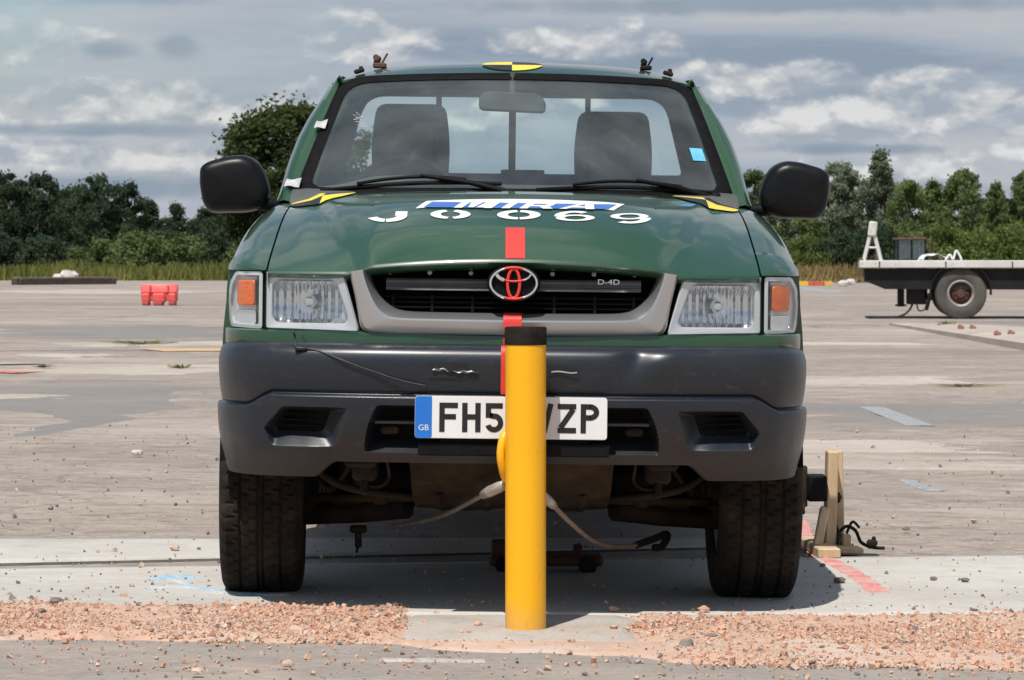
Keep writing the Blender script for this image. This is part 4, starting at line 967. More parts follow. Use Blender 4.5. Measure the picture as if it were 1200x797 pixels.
# interior
b = MB()
dp = [(1.19, 1.165), (1.22, 1.205), (1.30, 1.225), (1.42, 1.232), (1.55, 1.236), (1.62, 1.222), (1.66, 1.17), (1.66, .8)]
def dz(x, k): return .028*math.exp(-((x+.355)/.17)**4)*sstep(1.3, 1.45, dp[k][0])*(1 if k < 6 else 0)
b.grid(lambda x, k: (x, dp[k][0], dp[k][1]+dz(x, k)-.015*(abs(x)/.66)**4), lin(-.70, .70, 50), list(range(len(dp)))); b.build('dashboard', DASH, truck, smooth=True, angle=50)
b = MB(); b.grid(lambda x, k: (x, .5+k*2.3, .46), [-.78, .78], [0, 1]); b.grid(lambda x, z: (x, 1.16, z), [-.72, .72], [.46, 1.16]); b.build('cab_floor', DARKM, truck)
def seat(cx, zt):
    b = MB(); P = [(-.128, 1.20), (.128, 1.20), (.137, zt-.14), (.120, zt-.004), (-.120, zt-.004), (-.137, zt-.14)]
    Q = rounded(P, [.02, .02, .06, .035, .035, .06], 64)
    def Lp(d, Y): return [(cx+x, Y+.16*(z-1.2), z) for x, z in offset(Q, d)]
    b.loops([Lp(.05, 2.150), Lp(.022, 2.155), Lp(.008, 2.17), Lp(0, 2.20), Lp(0, 2.25), Lp(.01, 2.28), Lp(.035, 2.295)], cap0=True, cap1=True)
    P = [(-.25, .78), (.25, .78), (.25, 1.15), (.17, 1.245), (-.17, 1.245), (-.25, 1.15)]; Q2 = rounded(P, .06, 64)
    def L2(d, Y): return [(cx+x, Y+.16*(z-1.2), z) for x, z in offset(Q2, d)]
    b.loops([L2(.06, 2.12), L2(.02, 2.13), L2(0, 2.17), L2(0, 2.25), L2(.03, 2.29)], cap0=True, cap1=True)
    b.box((cx, 1.95, .74), (.5, .5, .14), .04)
    b.build('seat', CLOTH, truck, smooth=True, angle=60)
seat(-.362, 1.536); seat(.342, 1.517)
b = MB(); cx, cy, cz = -.362, 1.72, 1.165
Pw = [(cx+.178*math.cos(a), cy+.178*math.sin(a)*.42, cz+.178*math.sin(a)*.90) for a in lin(0, 2*PI, 41)[:-1]]
b.tube(Pw, .014, 10, closed=True); b.tube([(cx-.17, cy, cz), (cx, cy-.03, cz-.02), (cx+.17, cy, cz)], .016, 8); b.tube([(cx, cy-.03, cz-.02), (cx, cy-.06, cz-.16)], .02, 8); b.lathe([(.06, -.02), (.05, .02)], 16, 'y', (cx, cy-.03, cz-.02))
b.build('steering_wheel', BLACKP, truck, smooth=True, angle=60)
P = rounded([(-.110, 1.478), (.110, 1.470), (.109, 1.512), (.080, 1.536), (-.088, 1.542), (-.108, 1.528)], .018, 50); mx_ = -.010
b = MB(); b.loops([[(mx_+x, 1.585, z) for x, z in offset(P, .006)], [(mx_+x, 1.60, z) for x, z in P], [(mx_+x, 1.615, z) for x, z in P], [(mx_+x, 1.62, z) for x, z in offset(P, .008)]], cap0=True, cap1=True)
b.tube([(mx_, 1.605, 1.53), (mx_, 1.64, 1.60)], .010, 8)
MIRB = mat('mirror_back_grey', (0.055, 0.06, 0.062), 0.4, col2=(0.07, 0.075, 0.075), noise_scale=15); b.build('rear_view_mirror', MIRB, truck, smooth=True, angle=45)

# cowl and wipers
b = MB(); b.grid(lambda x, k: (x, (hood_r(x)-.02, hood_r(x)+.004, hood_r(x)+.02, WB(x/.662)[1]-.005, WB(x/.662)[1]+.06)[k], (hood_z(x, hood_r(x))-.035, hood_z(x, hood_r(x))-.012, hood_z(x, hood_r(x))-.014, WB(x/.662)[2]-.026, WB(x/.662)[2]-.03)[k]), lin(-.69, .69, 40), [0, 1, 2, 3, 4]); b.build('cowl_panel', BLACKP, truck, smooth=True)
def wiper(p0, p1, tip, piv):
    b = MB()
    A = [Wp(p0[0]+(p1[0]-p0[0])*t, p0[1]+(p1[1]-p0[1])*t+.030*math.sin(PI*t), .014) for t in lin(0, 1, 18)]
    b.tube(A, .0075, 6)
    A2 = [Wp(p0[0]+(p1[0]-p0[0])*t, p0[1]+(p1[1]-p0[1])*t+.030*math.sin(PI*t)+.02*math.sin(PI*(t-.2)/.6), .028) for t in lin(.2, .8, 10)]
    b.tube(A2, .006, 6)
    M_ = Wp(p0[0]+(p1[0]-p0[0])*.55, p0[1]+(p1[1]-p0[1])*.55+.05, .032)
    Pv = Wp(piv[0], piv[1], .012)
    b.tube([M_, tuple((np.array(M_)+np.array(Pv))/2+np.array((0, -.006, .008))), Pv], [.006, .008, .011], 8)
    b.lathe([(.016, -.02), (.016, .015), (.010, .02)], 10, 'z', Pv)
    b.build('wiper', BLACKP, truck, smooth=True, angle=60)
wiper((-.90, -.015), (-.06, .045), 0, (.03, -.035)); wiper((.10, .005), (.95, .0), 0, (.93, -.045))

# ---- door mirrors
for sx in (-1, 1):
    Ym = 1.40; s_ = scl(Ym)
    PL = [(234.5, 196), (243, 189.5), (268, 182.5), (286, 181), (301, 187.5), (311, 203), (316.5, 222), (314, 240), (302, 245), (288, 248), (246, 249), (238, 238), (234, 214)]
    dx = 4.3; P = [((x-603+dx*0)/s_, CH+(HZ-y-4.0)/s_) for x, y in PL]          # left mirror, un-rolled
    P = rounded(P, .018, 72); P = [(sx*-x, z) for x, z in P]
    b = MB(); LPs = []
    for d, y in ((0, .055), (-.002, .03), (0, 0), (.002, -.025), (.007, -.042), (.018, -.052), (.03, -.056)): LPs.append([(x, Ym+y, z) for x, z in offset(P, d)])
    LPs.append([(x, Ym-.061, z) for x, z in shrink(offset(P, .03), .5)]); LPs.append([(x, Ym-.063, z) for x, z in shrink(offset(P, .03), .04)])
    b.loops(LPs, cap0=False, cap1=True); mo = b.build('door_mirror', mat('mirror_shell', (.004, .0045, .0055), .36, spec=.22, col2=(.012, .011, .010), noise_amt=.4, noise_scale=9), truck, smooth=True, angle=50)
    b = MB(); b.loops([[(x, Ym+.045, z) for x, z in offset(P, .006)]], cap1=True); b.build('mirror_glass', CHROME, mo)
    x0, z0 = sx*.80, 1.158; x1 = sx*.715
    b = MB(); b.tube([(sx*.84, Ym-.005, 1.163), (sx*.785, Ym, 1.160), (sx*.742, Ym+.02, 1.158), (sx*.705, Ym+.04, 1.158)], [.022, .026, .026, .030], 12, flat=.8); b.build('mirror_arm', BLACKP, mo, smooth=True, angle=60)

# ---- wheels
TR = .338
def tyre_mesh():
    prof = [(-.085, .205), (-.105, .212), (-.118, .245), (-.121, .275), (-.117, .303), (-.108, .321), (-.098, .331)]
    nt = 27; tread = [(-.094+.188*i/(nt-1), .3355) for i in range(nt)]
    pr = prof+tread+[(-x, r) for x, r in prof[::-1]]
    NA = 300; V = []; 
    for i in range(NA):
        a = 2*PI*i/NA; pitch = i % 6
        for j, (x, r) in enumerate(pr):
            dr = 0
            if len(prof) <= j < len(prof)+nt:
                k = j-len(prof); dr = -.012*(abs(x)/.094)**2.5*.4
                if k in (5, 12, 14, 21): dr -= .009
                elif (pitch+((k//3) % 3)*2) % 6 == 0: dr -= .007
            elif j in (len(prof)-1, len(prof)+nt, len(prof)-2, len(prof)+nt+1):
                if pitch in (0, 1): dr -= .006
            V.append((x, (r+dr)*math.cos(a), (r+dr)*math.sin(a)))
    n = len(pr); F = [(i*n+j, i*n+j+1, ((i+1) % NA)*n+j+1, ((i+1) % NA)*n+j) for i in range(NA) for j in range(n-1)]
    return V, F
TV, TF = tyre_mesh()
tyre_me = None
def wheel(x, Y, steer):
    global tyre_me
    sx = 1 if x > 0 else -1
    b = MB(); b.lathe([(.208, -.10), (.20, -.09), (.185, -.06), (.18, .0), (.19, .06), (.205, .095), (.212, .10), (.20, .102), (.175, .085), (.16, .05), (.07, .045), (.065, .075), (.0, .08)], 40, 'x', (0, 0, 0), cap=False)
    if sx < 0: b.V = [(-v[0], v[1], v[2]) for v in b.V]
    w = b.build('wheel', STUD, truck, smooth=True, angle=40); w.location = (x, Y, .332); w.rotation_euler = (0, 0, steer)
    if tyre_me is None:
        t = mk('tyre', TV, TF, TYRE, w, True, None, 35); tyre_me = t.data
    else: t = link(bpy.data.objects.new('tyre', tyre_me), w)
    return w
wheel(-.731, .745, R(3.0)); wheel(.714, .745, R(.6)); wheel(-.72, 3.60, 0); wheel(.72, 3.60, 0)

# ---- underneath
b = MB()
for sx in (-1, 1): b.box((sx*.42, 2.4, .47), (.09, 4.4, .12), .01)
b.box((0, .55, .47), (.84, .10, .10), .01); b.box((0, 1.5, .40), (.84, .12, .08), .01); b.box((0, 3.6, .36), (1.30, .11, .11), .03); b.lathe([(.0, -.16), (.09, -.12), (.15, -.04), (.15, .04), (.09, .12), (.0, .16)], 18, 'y', (0.0, 3.6, .36))
b.grid(lambda x, y: (x, y, .55), [-.78, .78], [.3, 4.8]); b.tube([(-.2, .9, .33), (-.2, 2.0, .36), (-.3, 4.5, .42)], .03, 8)
b.build('chassis_frame', DARKM, truck)
b = MB()
sk = [(.18, .430), (.22, .40), (.30, .335), (.36, .300), (.62, .262), (.90, .262)]
b.grid(lambda x, k: (x*(1-.05*k/5), sk[k][0], sk[k][1]+.004*math.cos(x*22)), lin(-.285, .285, 22), list(range(6)))
for x in (-.2, -.07, .07, .2): b.grid(lambda u, k: (x+.016*u, sk[k][0]-.008*(1-u*u), sk[k][1]-.006*(1-u*u)), [-1, 0, 1], [2, 3, 4, 5])
for x in (-.24, .24): b.lathe([(.0, -.004), (.012, -.002), (.012, .01)], 8, 'y', (x, .275, .355))
b.build('skid_plate', MUD, truck, smooth=True, angle=40)
for sx in (-1, 1):
    b = MB()
    b.tube([(sx*.30, .60, .27), (sx*.45, .68, .245), (sx*.64, .74, .225)], [.035, .032, .026], 8); b.tube([(sx*.30, .98, .27), (sx*.46, .86, .245), (sx*.64, .75, .225)], [.035, .030, .026], 8)
    b.box((sx*.47, .70, .285), (.12, .10, .04), .01); b.build('lower_suspension_arm', DARKM, truck, smooth=True, angle=50)
    b = MB(); b.tube([(sx*.38, .66, .60), (sx*.50, .70, .565), (sx*.63, .74, .54)], .024, 8); b.build('upper_suspension_arm', DARKM, truck, smooth=True)
    b = MB(); b.tube([(sx*.50, .72, .26), (sx*.485, .72, .40)], .022, 10); b.tube([(sx*.485, .72, .40), (sx*.47, .72, .62)], .030, 10); b.build('shock_absorber', MUD, truck, smooth=True, angle=50)
    b = MB(); b.tube([(sx*.655, .74, .22), (sx*.66, .745, .34), (sx*.63, .74, .54)], [.03, .045, .028], 10); b.lathe([(.13, -.01), (.13, .01), (.05, .03)], 24, 'x', (sx*.60, .745, .332)); b.build('hub_carrier', DARKM, truck, smooth=True, angle=50)
    b = MB(); b.tube([(sx*.14, .56, .305), (sx*.36, .58, .295), (sx*.63, .64, .29)], .013, 8); b.tube([(sx*.36, .58, .295), (sx*.40, .58, .295)], .02, 8); b.build('track_rod', MUD, truck, smooth=True)
    b = MB(); b.tube(spl([(sx*.40, .42, .50), (sx*.46, .45, .40), (sx*.52, .56, .33), (sx*.56, .62, .36), (sx*.60, .68, .42)], 20), .009, 6); b.tube(spl([(sx*.36, .40, .44), (sx*.35, .43, .36), (sx*.41, .5, .34), (sx*.47, .6, .42)], 20), .007, 6); b.build('brake_hose', WIREM, truck, smooth=True)
    b = MB(); b.box((sx*.41, .33, .405), (.07, .20, .07), .01); b.box((sx*.41, .225, .40), (.05, .015, .05), .005); b.tube([(sx*.41, .24, .375), (sx*.41, .22, .345), (sx*.41, .27, .335), (sx*.41, .30, .37)], .010, 8); b.build('towing_hook', DARKM, truck, smooth=True, angle=40)
b = MB(); b.tube(spl([(-.62, .5, .45), (-.5, .42, .35), (-.3, .40, .315), (0, .40, .31), (.3, .40, .315), (.5, .42, .35), (.62, .5, .45)], 40), .012, 8); b.build('anti_roll_bar', DARKM, truck, smooth=True)
b = MB(); b.box((0, .85, .36), (.42, .5, .16), .05); b.build('sump', DARKM, truck)
for sx in (-1, 1):
    b = MB(); b.grid(lambda x, z: (sx*x, .60+.05*math.sin(z*30), z), lin(.255, .415 if sx < 0 else .50, 8), lin(.285, .56, 10)); b.build('dark_gap_filler', VOID, truck)  # dark sheets added to close the bright gaps beside the skid plate
    b = MB(); b.grid(lambda x, z: (sx*x, 1.10, z), lin(.28, .66, 6), lin(.31, .56, 8)); b.build('bulkhead_panel', VOID, truck)

b = MB(); b.box((-.50, 2.3, .42), (.42, 1.1, .26), .05); b.build('fuel_tank', DARKM, truck)  # unseen tank, spare wheel and driveline, added to darken the ground underneath
b = MB(); b.lathe([(.10, -.10), (.30, -.10), (.33, -.04), (.33, .04), (.30, .10), (.10, .10)], 28, 'z', (0, 4.3, .45)); b.build('spare_wheel', TYRE, truck, True, 40)
b = MB(); b.tube([(0, 1.3, .37), (0, 3.5, .37)], .045, 10); b.box((.35, 2.4, .40), (.22, .7, .16), .06); b.build('driveline', DARKM, truck, True, 50)
# ---- load bed behind the cab
b = MB()
for sx in (-1, 1):
    b.grid(lambda Y, k: (sx*(.80, .82, .82, .80, .775, .775)[k], Y, (.45, .60, .88, 1.0, 1.0, .55)[k]), [2.90, 3.2, 4.75], list(range(6)))
b.grid(lambda x, k: (x, 2.90+.004, k), [-.80, .80], [.55, 1.0]); b.grid(lambda x, y: (x, y, .62), [-.78, .78], [2.9, 4.75]); load = b.build('load_bed', GREEN, truck)
b = MB(); b.box((0, 4.77, .78), (1.56, .05, .44), .015); b.build('tailgate', GREEN, load)
b = MB(); b.box((0, 4.90, .50), (1.6, .12, .12), .03); b.build('rear_bumper', BLACKP, truck)

# ================================================================== THINGS ON THE PAVEMENT
# ---- the yellow post
PXc, PYc = .0365, -.095
z0 = gz(PXc, PYc)+.006
post = empty('bollard', (PXc, PYc, z0), label='yellow steel post with a black cap standing in front of the truck', category='post')
H_ = .812-z0; r = .0545
b = MB(); b.lathe([(r, -.03), (r, .03), (r, H_*.3), (r, H_*.6), (r, H_-.048)], 48); b.build('post_tube', POSTY, post, True, 40)
b = MB(); b.lathe([(r+.0015, H_-.048), (r+.0020, H_-.045), (r+.0018, H_-.004), (r-.001, H_), (.0, H_+.001)], 48); b.build('post_cap', POSTCAP, post, True, 40)
b = MB(); b.tube(spl([(-.045, .045, .525), (-.058, .03, .51), (-.066, .02, .47), (-.062, .025, .43), (-.048, .045, .395), (-.01, .06, .42), (-.005, .06, .51), (-.045, .045, .525)], 30), .012, 8); b.build('strap_loop', POSTY, post, True)

# ---- steel ropes from the post back to the suspension
def pw(px, py, Y): x, z = px2(px, py, Y); return (x, Y, z)
rope = empty('tow_rope', pw(588, 570, -.02), label='grey steel rope with a pale ferrule running left from the post', category='rope')
def child_pts(o, P): l = o.location; return [(p[0]-l[0], p[1]-l[1], p[2]-l[2]) for p in P]
b = MB(); P = spl([pw(596, 566, -.035), pw(580, 573, .0), pw(566, 580, .06), pw(548, 590, .2), pw(520, 604, .4), pw(490, 612, .55), pw(460, 617, .66)], 40); b.tube(child_pts(rope, P), .0068, 8); b.build('rope_strand', STEEL, rope, True)
FERR = mat('ferrule_alloy', (.55, .52, .46), .4, .4, col2=(.4, .36, .3), noise_scale=30)
b = MB(); P = [pw(594, 567, -.036), pw(585, 571, -.015), pw(574, 576, .02), pw(566, 580, .06)]; b.tube(child_pts(rope, P), [.012, .0155, .0155, .012], 10); b.build('ferrule', FERR, rope, True)
rope2 = empty('tow_rope', pw(640, 585, .0), label='tan rope sagging right from the post under the truck', category='rope')
b = MB(); P = spl([pw(634, 578, -.03), pw(648, 592, .02), pw(668, 612, .15), pw(692, 632, .35), pw(715, 640, .5), pw(745, 639, .62), pw(775, 630, .68)], 40); b.tube(child_pts(rope2, P), .0068, 8); b.build('rope_strand', mat('rope_tan', (.30, .22, .15), .8, col2=(.18, .14, .1), noise_scale=60), rope2, True)
b = MB(); P = [pw(636, 580, -.03), pw(644, 588, .0), pw(649, 593, .025)]; b.tube(child_pts(rope2, P), [.012, .014, .011], 10); b.build('ferrule', FERR, rope2, True)
b = MB(); P = spl([pw(745, 639, .62), pw(765, 632, .66), pw(782, 626, .70), pw(776, 640, .68), pw(766, 642, .66)], 20); b.tube(child_pts(rope2, P), .011, 8); b.build('shackle', DARKM, rope2, True)
cl = empty('clamp', pw(420, 618, .70), label='small dark clamp dangling from the left suspension under the truck', category='clamp')
b = MB(); b.box((0, 0, -.005), (.05, .03, .022), .005); b.box((.0, 0, -.035), (.02, .02, .05), .004); b.tube([(0, 0, -.05), (-.006, 0, -.075)], .004, 6); b.build('clamp_body', DARKM, cl)

# red guide trolley on the slab under the nose
tr = empty('guide_trolley', gp(640, 672, .012), label='low rusty red metal trolley on the slab under the truck', category='trolley')
REDR = mat('old_red_paint', (.07, .022, .018), .75, col2=(.10, .05, .035), noise_scale=14)
b = MB(); b.box((0, 0, .032), (.36, .10, .035), .008); b.box((-.15, 0, .065), (.05, .06, .06), .006); b.box((.10, 0, .06), (.03, .05, .04), .005); b.build('trolley_frame', REDR, tr)
for x in (-.13, .13):
    b = MB(); b.lathe([(.03, -.06), (.03, -.045), (.012, -.04), (.012, .04), (.03, .045), (.03, .06)], 14, 'y', (x, 0, .018)); b.build('trolley_wheel', DARKM, tr, True, 40)

# ---- timber stand with a sensor at the right of the truck
WOOD = mat('pale_pine', (.62, .47, .30), .7, col2=(.48, .34, .20), noise_scale=6, stretch=(6, 6, .6), fine=[(40, (.35, .24, .14), .4, .64)])
sp = gp(972, 650); st = empty('timber_stand', (sp[0], sp[1], gz(sp[0], sp[1])+.008), label='pale timber stand with two uprights beside the right front wheel', category='stand')
def part_box(name, m, par, specs, **k):
    b = MB()
    for c, d, rot in specs: b.box(c, d, .004, rot)
    return b.build(name, m, par, **k)
part_box('upright', WOOD, st, [((.006, .02, .175), (.036, .10, .34), (0, .03, 0))]); part_box('upright', WOOD, st, [((.046, .12, .17), (.028, .06, .34), (0, -.02, 0))])
part_box('foot_board', WOOD, st, [((-.035, .0, .018), (.075, .45, .032), (0, 0, .05))]); part_box('brace', WOOD, st, [((-.035, -.06, .09), (.03, .03, .15), (-.5, .25, 0))])
part_box('foot_board', WOOD, st, [((.055, -.03, .012), (.10, .09, .022), (0, .05, .1))])
sn = empty('sensor_box', (sp[0]-.048, sp[1]-.02, gz(*sp[:2])+.23), label='black sensor box bolted to the timber stand near the tyre', category='sensor')
b = MB(); b.box((0, 0, 0), (.068, .10, .088), .006); b.build('sensor_case', BLACKP, sn)
b = MB(); b.box((-.045, .0, .005), (.03, .03, .14), .004); b.lathe([(.016, -.02), (.016, .02)], 12, 'x', (-.05, 0, .0)); b.lathe([(.02, -.02), (.02, .02)], 12, 'x', (-.06, -.01, -.07)); b.build('sensor_bracket', MUD, sn, True, 40)
b = MB(); b.tube(spl([(.03, .0, .03), (.055, .03, .02), (.062, .02, -.03), (.058, .03, -.09), (.075, .0, -.15), (.07, -.02, -.19)], 24), .005, 6); b.box((.058, .02, .0), (.022, .03, .05), .004, (.2, .3, 0)); b.box((.072, .03, -.035), (.03, .03, .03), .004, (.4, .2, .3)); b.build('sensor_cable', DARKM, sn)
GRN = mat('green_plastic', (.03, .16, .06), .5, col2=(.02, .1, .04), noise_scale=20)
cp = gp(980, 648); co = empty('cable_coil', (cp[0], cp[1], gz(*cp[:2])+.012), label='small green cable coil lying at the foot of the timber stand', category='cable')
b = MB()
for k in range(4): b.tube([(.026*math.cos(a), .01*k-.015, .032+.026*math.sin(a)) for a in lin(0, 2*PI, 19)[:-1]], .006, 6, closed=True)
b.build('coil_loop', GRN, co, True)
cp = gp(992, 650); cn = empty('cable_connector', (cp[0], cp[1], gz(*cp[:2])+.012), label='tangled grey and brown cable connector beside the timber stand', category='connector')
b = MB(); b.box((0, 0, .03), (.03, .03, .055), .005); b.build('connector_block', WOOD, cn)
b = MB(); b.tube(spl([(-.03, 0, .06), (0, .0, .085), (.03, -.01, .07), (.05, 0, .03), (.09, .01, .012), (.13, 0, .01)], 24), .006, 6); b.tube(spl([(0, 0, .06), (.02, 0, .10), (.045, .01, .08)], 10), .005, 6); b.build('connector_lead', DARKM, cn, True)
cp = gp(1022, 643); mb = empty('lead_weight', (cp[0], cp[1], gz(*cp[:2])+.008), label='small dark lump on the pavement right of the cable connector', category='weight')
b = MB(); b.box((0, 0, .012), (.035, .03, .024), .007, (0, 0, .4)); b.box((.006, 0, .028), (.014, .014, .014), .004); b.build('weight_body', DARKM, mb)

# ---- loose stones that can be told apart
def stone(px, py, s, m, label, flat=.7, cat='stone'):
    p = gp(px, py); b = MB(); rr = random.Random(int(px*13+py)); V = []; n = 9
    for i in range(1, 5):
        for j in range(n):
            a = 2*PI*j/n; t = PI*i/5; q = s*(.75+.45*rr.random()); V.append((q*math.sin(t)*math.cos(a), q*.7*math.sin(t)*math.sin(a), max(-.1*s, q*flat*math.cos(t)+.25*s)))
    F = [(i*n+j, (i+1)*n+j, (i+1)*n+(j+1) % n, i*n+(j+1) % n) for i in range(3) for j in range(n)]+[tuple(range(n)), tuple(3*n+j for j in range(n))[::-1]]
    o = mk('stone', V, F, m, None, label=label, category=cat); o.location = (p[0], p[1], p[2]+.012+.1*s*flat)
WST = mat('white_stone', (.62, .58, .54), .9, col2=(.5, .45, .42), noise_scale=20)
stone(161, 536, .030, WST, 'whitish stone alone on the pavement left of the truck')
stone(205, 649, .018, BR2, 'grey stone on the slab behind the left joint')
stone(719, 721, .015, BR1, 'orange brick chip just right of the yellow post'); stone(825, 722, .018, BR1, 'pale orange brick lump at the shadow edge right of the post')
stone(804, 765, .020, GREYA, 'grey pebble on the brick rubble right of the post', .9); stone(834, 753, .020, BR3, 'flat dark shard on the brick rubble right of the post', .35); stone(1056, 760, .018, BR3, 'flat dark shard at right end of the brick rubble', .3)
stone(983, 687, .022, BR3, 'dark lump in the truck shadow near the red line', .5); stone(964, 668, .010, BR3, 'small black pebble near the red line by the tyre')
stone(349, 748, .024, BR2, 'pinkish white stone in the left rubble', .7); stone(220, 719, .018, BR3, 'dark stone at the back edge of the left rubble', .6); stone(66, 714, .022, BR3, 'dark brick lump at back of the left rubble', .7)
stone(1094, 684, .012, BR3, 'first of two dark pebbles on the bright slab', .6); stone(1131, 686, .015, BR3, 'larger of two dark pebbles on the bright slab', .5)
stone(1062, 625, .016, BR3, 'dark stone on the pavement behind the bright slab', .6); stone(230, 796, .016, BR2, 'pale chip on the road at bottom left'); stone(337, 787, .016, BR2, 'pale pebble on the road below the left rubble')

# weeds in the cracks
LEAFW = mat('weed_leaf', (.10, .14, .035), .8, col2=(.16, .16, .05), noise_scale=20)
def weed(px, py, w, h, label, n=60, m=LEAFW, dp=.5):
    p = gp(px, py); V = [(0, 0, .004)]; F = []
    for i in range(n):
        x = random.gauss(0, w*.3); y = random.gauss(0, w*dp*.3); l = h*random.uniform(.4, 1.1); t = .006+.03*h; k = len(V)
        V += [(x*.6, y*.6, l*.5), (x-t, y+t, l*random.uniform(.6, 1.0)), (x+t, y, l*.8)]; F += [(0, k, k+1), (0, k+2, k), (k, k+2, k+1)]
    o = mk('weed', V, F, m, None, label=label, category='weed'); o.location = (p[0], p[1], p[2]+.004)
weed(212, 433, .24, .05, 'dark green weed tuft growing in the left pavement'); weed(52, 432, .16, .04, 'tiny weed tuft beside the green patch at left'); weed(170, 404, .7, .05, 'low olive weeds along a crack left of the orange patch', 120, LEAFW, 1.5); weed(1130, 453, .5, .02, 'thin olive weed streak on the right pavement', 160, mat('dry_weed', (.20, .19, .07), .9, col2=(.26, .22, .10), noise_scale=20), .6)
weed(1108, 388, .25, .16, 'small green plant on the kerb in front of the trailer wheel', 40)

# ---- red plastic barrier
BARR = mat('red_barrier_plastic', (.78, .10, .09), .5, col2=(.66, .10, .09), noise_scale=5, fine=[(20, (.8, .3, .25), .3, .62)])
gpb = gp(187, 358); sb = scl(gpb[1]); bar = empty('plastic_barrier', gpb, label='bright red plastic road barrier standing on the left pavement', category='barrier')
w_ = 43/sb; h_ = 25/sb
b = MB()
b.box((0, 0, h_*.78), (w_, .26, h_*.44), .03, taper=(1, .6))
for x in (-.5, 0, .5): b.box((x*w_*.72*1.0, -.02, h_*.36), (w_*(.22 if x else .34), .34, h_*.42), .03)
b.box((0, 0, h_*.40), (w_*.98, .20, h_*.36), .02)
b.build('barrier_body', BARR, bar, True, 35)
BARF = mat('barrier_foot_plastic', (.50, .06, .05), .6, col2=(.35, .06, .05), noise_scale=5)
for x in (-.36, -.02, .36):
    b = MB(); b.box((x*w_, -.01, h_*.09), (w_*(.18 if abs(x) > .1 else .26), .38, h_*.18), .02); b.build('barrier_foot', BARF, bar)
for x in (-.24, .24):
    b = MB(); b.box((x*w_, -.125, h_*.78), (w_*.05, .05, h_*.36), .01); b.build('barrier_rib', BARR, bar)

# ---- beam and broken concrete at the grass edge
WBEAM = mat('tarred_timber', (.045, .034, .026), .85, col2=(.09, .07, .05), noise_scale=4)
a0, a1 = gp(16, 334), gp(134, 333); L_ = math.hypot(a1[0]-a0[0], a1[1]-a0[1])
bm = empty('timber_beam', ((a0[0]+a1[0])/2, (a0[1]+a1[1])/2, 0), (0, 0, math.atan2(a1[1]-a0[1], a1[0]-a0[0])), label='long dark timber beam lying at the left grass edge', category='beam')
b = MB(); b.box((0, 0, .15), (L_, .34, .30), .03); b.build('beam_baulk', WBEAM, bm); b = MB(); b.box((.0, .05, .315), (L_*.96, .26, .05), .01); b.build('capping_board', mat('weathered_board', (.26, .23, .17), .9, col2=(.18, .16, .12), noise_scale=3), bm)
b = MB()
for x in (-.46, .46): b.box((x*L_, -.03, .14), (.16, .42, .24), .03)
b.build('beam_end_block', WBEAM, bm)
stone(68, 329.5, .35, WST, 'smaller pale concrete lump behind the dark beam', .9, 'concrete lump'); stone(80, 329.5, .52, WST, 'larger pale concrete lump behind the dark beam', .9, 'concrete lump')
DKR = mat('dark_crack_fill', (.06, .05, .045), .95, col2=(.12, .1, .09), noise_scale=2, world=True)
def strip(px0, px1, py, w): spray('tar', [(px0, py), ((px0+px1)/2, py-.4), (px1, py)], w, (.075, .065, .058), .006, worn=(.2, .17, .15))
strip(212, 275, 341.5, 2.2); strip(150, 166, 340, 1.4); strip(100, 275, 361.5, .6); strip(-20, 190, 411.5, .22); strip(940, 1035, 382, .35)

# ---- pale kerb slab with red marks, running away to the right
K = [gp(*p) for p in ((1042, 381), (1104, 387.0), (1290, 396), (1290, 428))]
b = MB(); hh = .10
b.add([(p[0], p[1], p[2]-.02) for p in K]+[(p[0], p[1], p[2]+hh*(.3 if i == 0 else 1)) for i, p in enumerate(K)], [(4, 7, 6, 5)]+[(i, (i+1) % 4, 4+(i+1) % 4, 4+i) for i in range(4)])
kerb = b.build('kerb', PALE, None, False, kind='structure')
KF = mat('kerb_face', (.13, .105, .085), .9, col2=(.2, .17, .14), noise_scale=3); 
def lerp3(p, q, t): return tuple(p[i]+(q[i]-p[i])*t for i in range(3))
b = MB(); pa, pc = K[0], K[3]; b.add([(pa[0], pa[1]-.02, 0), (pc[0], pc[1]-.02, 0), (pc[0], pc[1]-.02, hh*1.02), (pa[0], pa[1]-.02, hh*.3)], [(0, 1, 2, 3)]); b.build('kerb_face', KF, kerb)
REDK = mat('faded_red_paint', (.30, .075, .06), .9, col2=(.3, .16, .13), noise_scale=8)
for i, px_ in enumerate((1126, 1140, 1169, 1185)):
    p = gp(px_, (393.5, 394, 402, 401)[i]); b = MB(); b.box((0, 0, .02), (.085, .07, .04), .010); b.box((-.01, .0, .046), (.04, .04, .02), .006, (0, .2, .3))
    o = b.build('kerb_marker', REDK, None, label='%s small red marker block on the pale kerb' % ('first', 'second', 'third', 'fourth from left')[i] if i < 3 else 'rightmost small red marker block on the pale kerb', category='marker', group='red marker blocks on the kerb'); o.location = (p[0], p[1], hh*.95)

# ---- striped boards and bags at the far right edge of the pavement
STY = mat('board_yellow', (.72, .48, .06), .6, col2=(.6, .4, .08), noise_scale=6); STR = mat('board_red', (.62, .10, .05), .6, col2=(.5, .12, .07), noise_scale=6)
p = gp(955, 335); s_ = scl(p[1]); bd = empty('striped_barrier_board', p, label='yellow and red barrier board lying flat by the far grass', category='barrier board')
for i, (x0, x1, m) in enumerate(((-21, -8, STY), (-8, -2, STR), (-2, 10, STR), (10, 20, STY))): part_box('board_section', m, bd, [(((x0+x1)/2/s_, 0, .10), ((x1-x0)/s_-.02, .5, .19), (0, 0, .02*i))])
for px_, py_, m, lab in ((987, 331, DARKM, 'dark bag sitting behind the pale bags by the far grass'), (988, 336, WST, 'front pale bag beside the striped boards'), (997, 334, WST, 'pale bag nearest the trailer by the far grass')):
    stone(px_, py_, .24, m, lab, .9, 'bag')

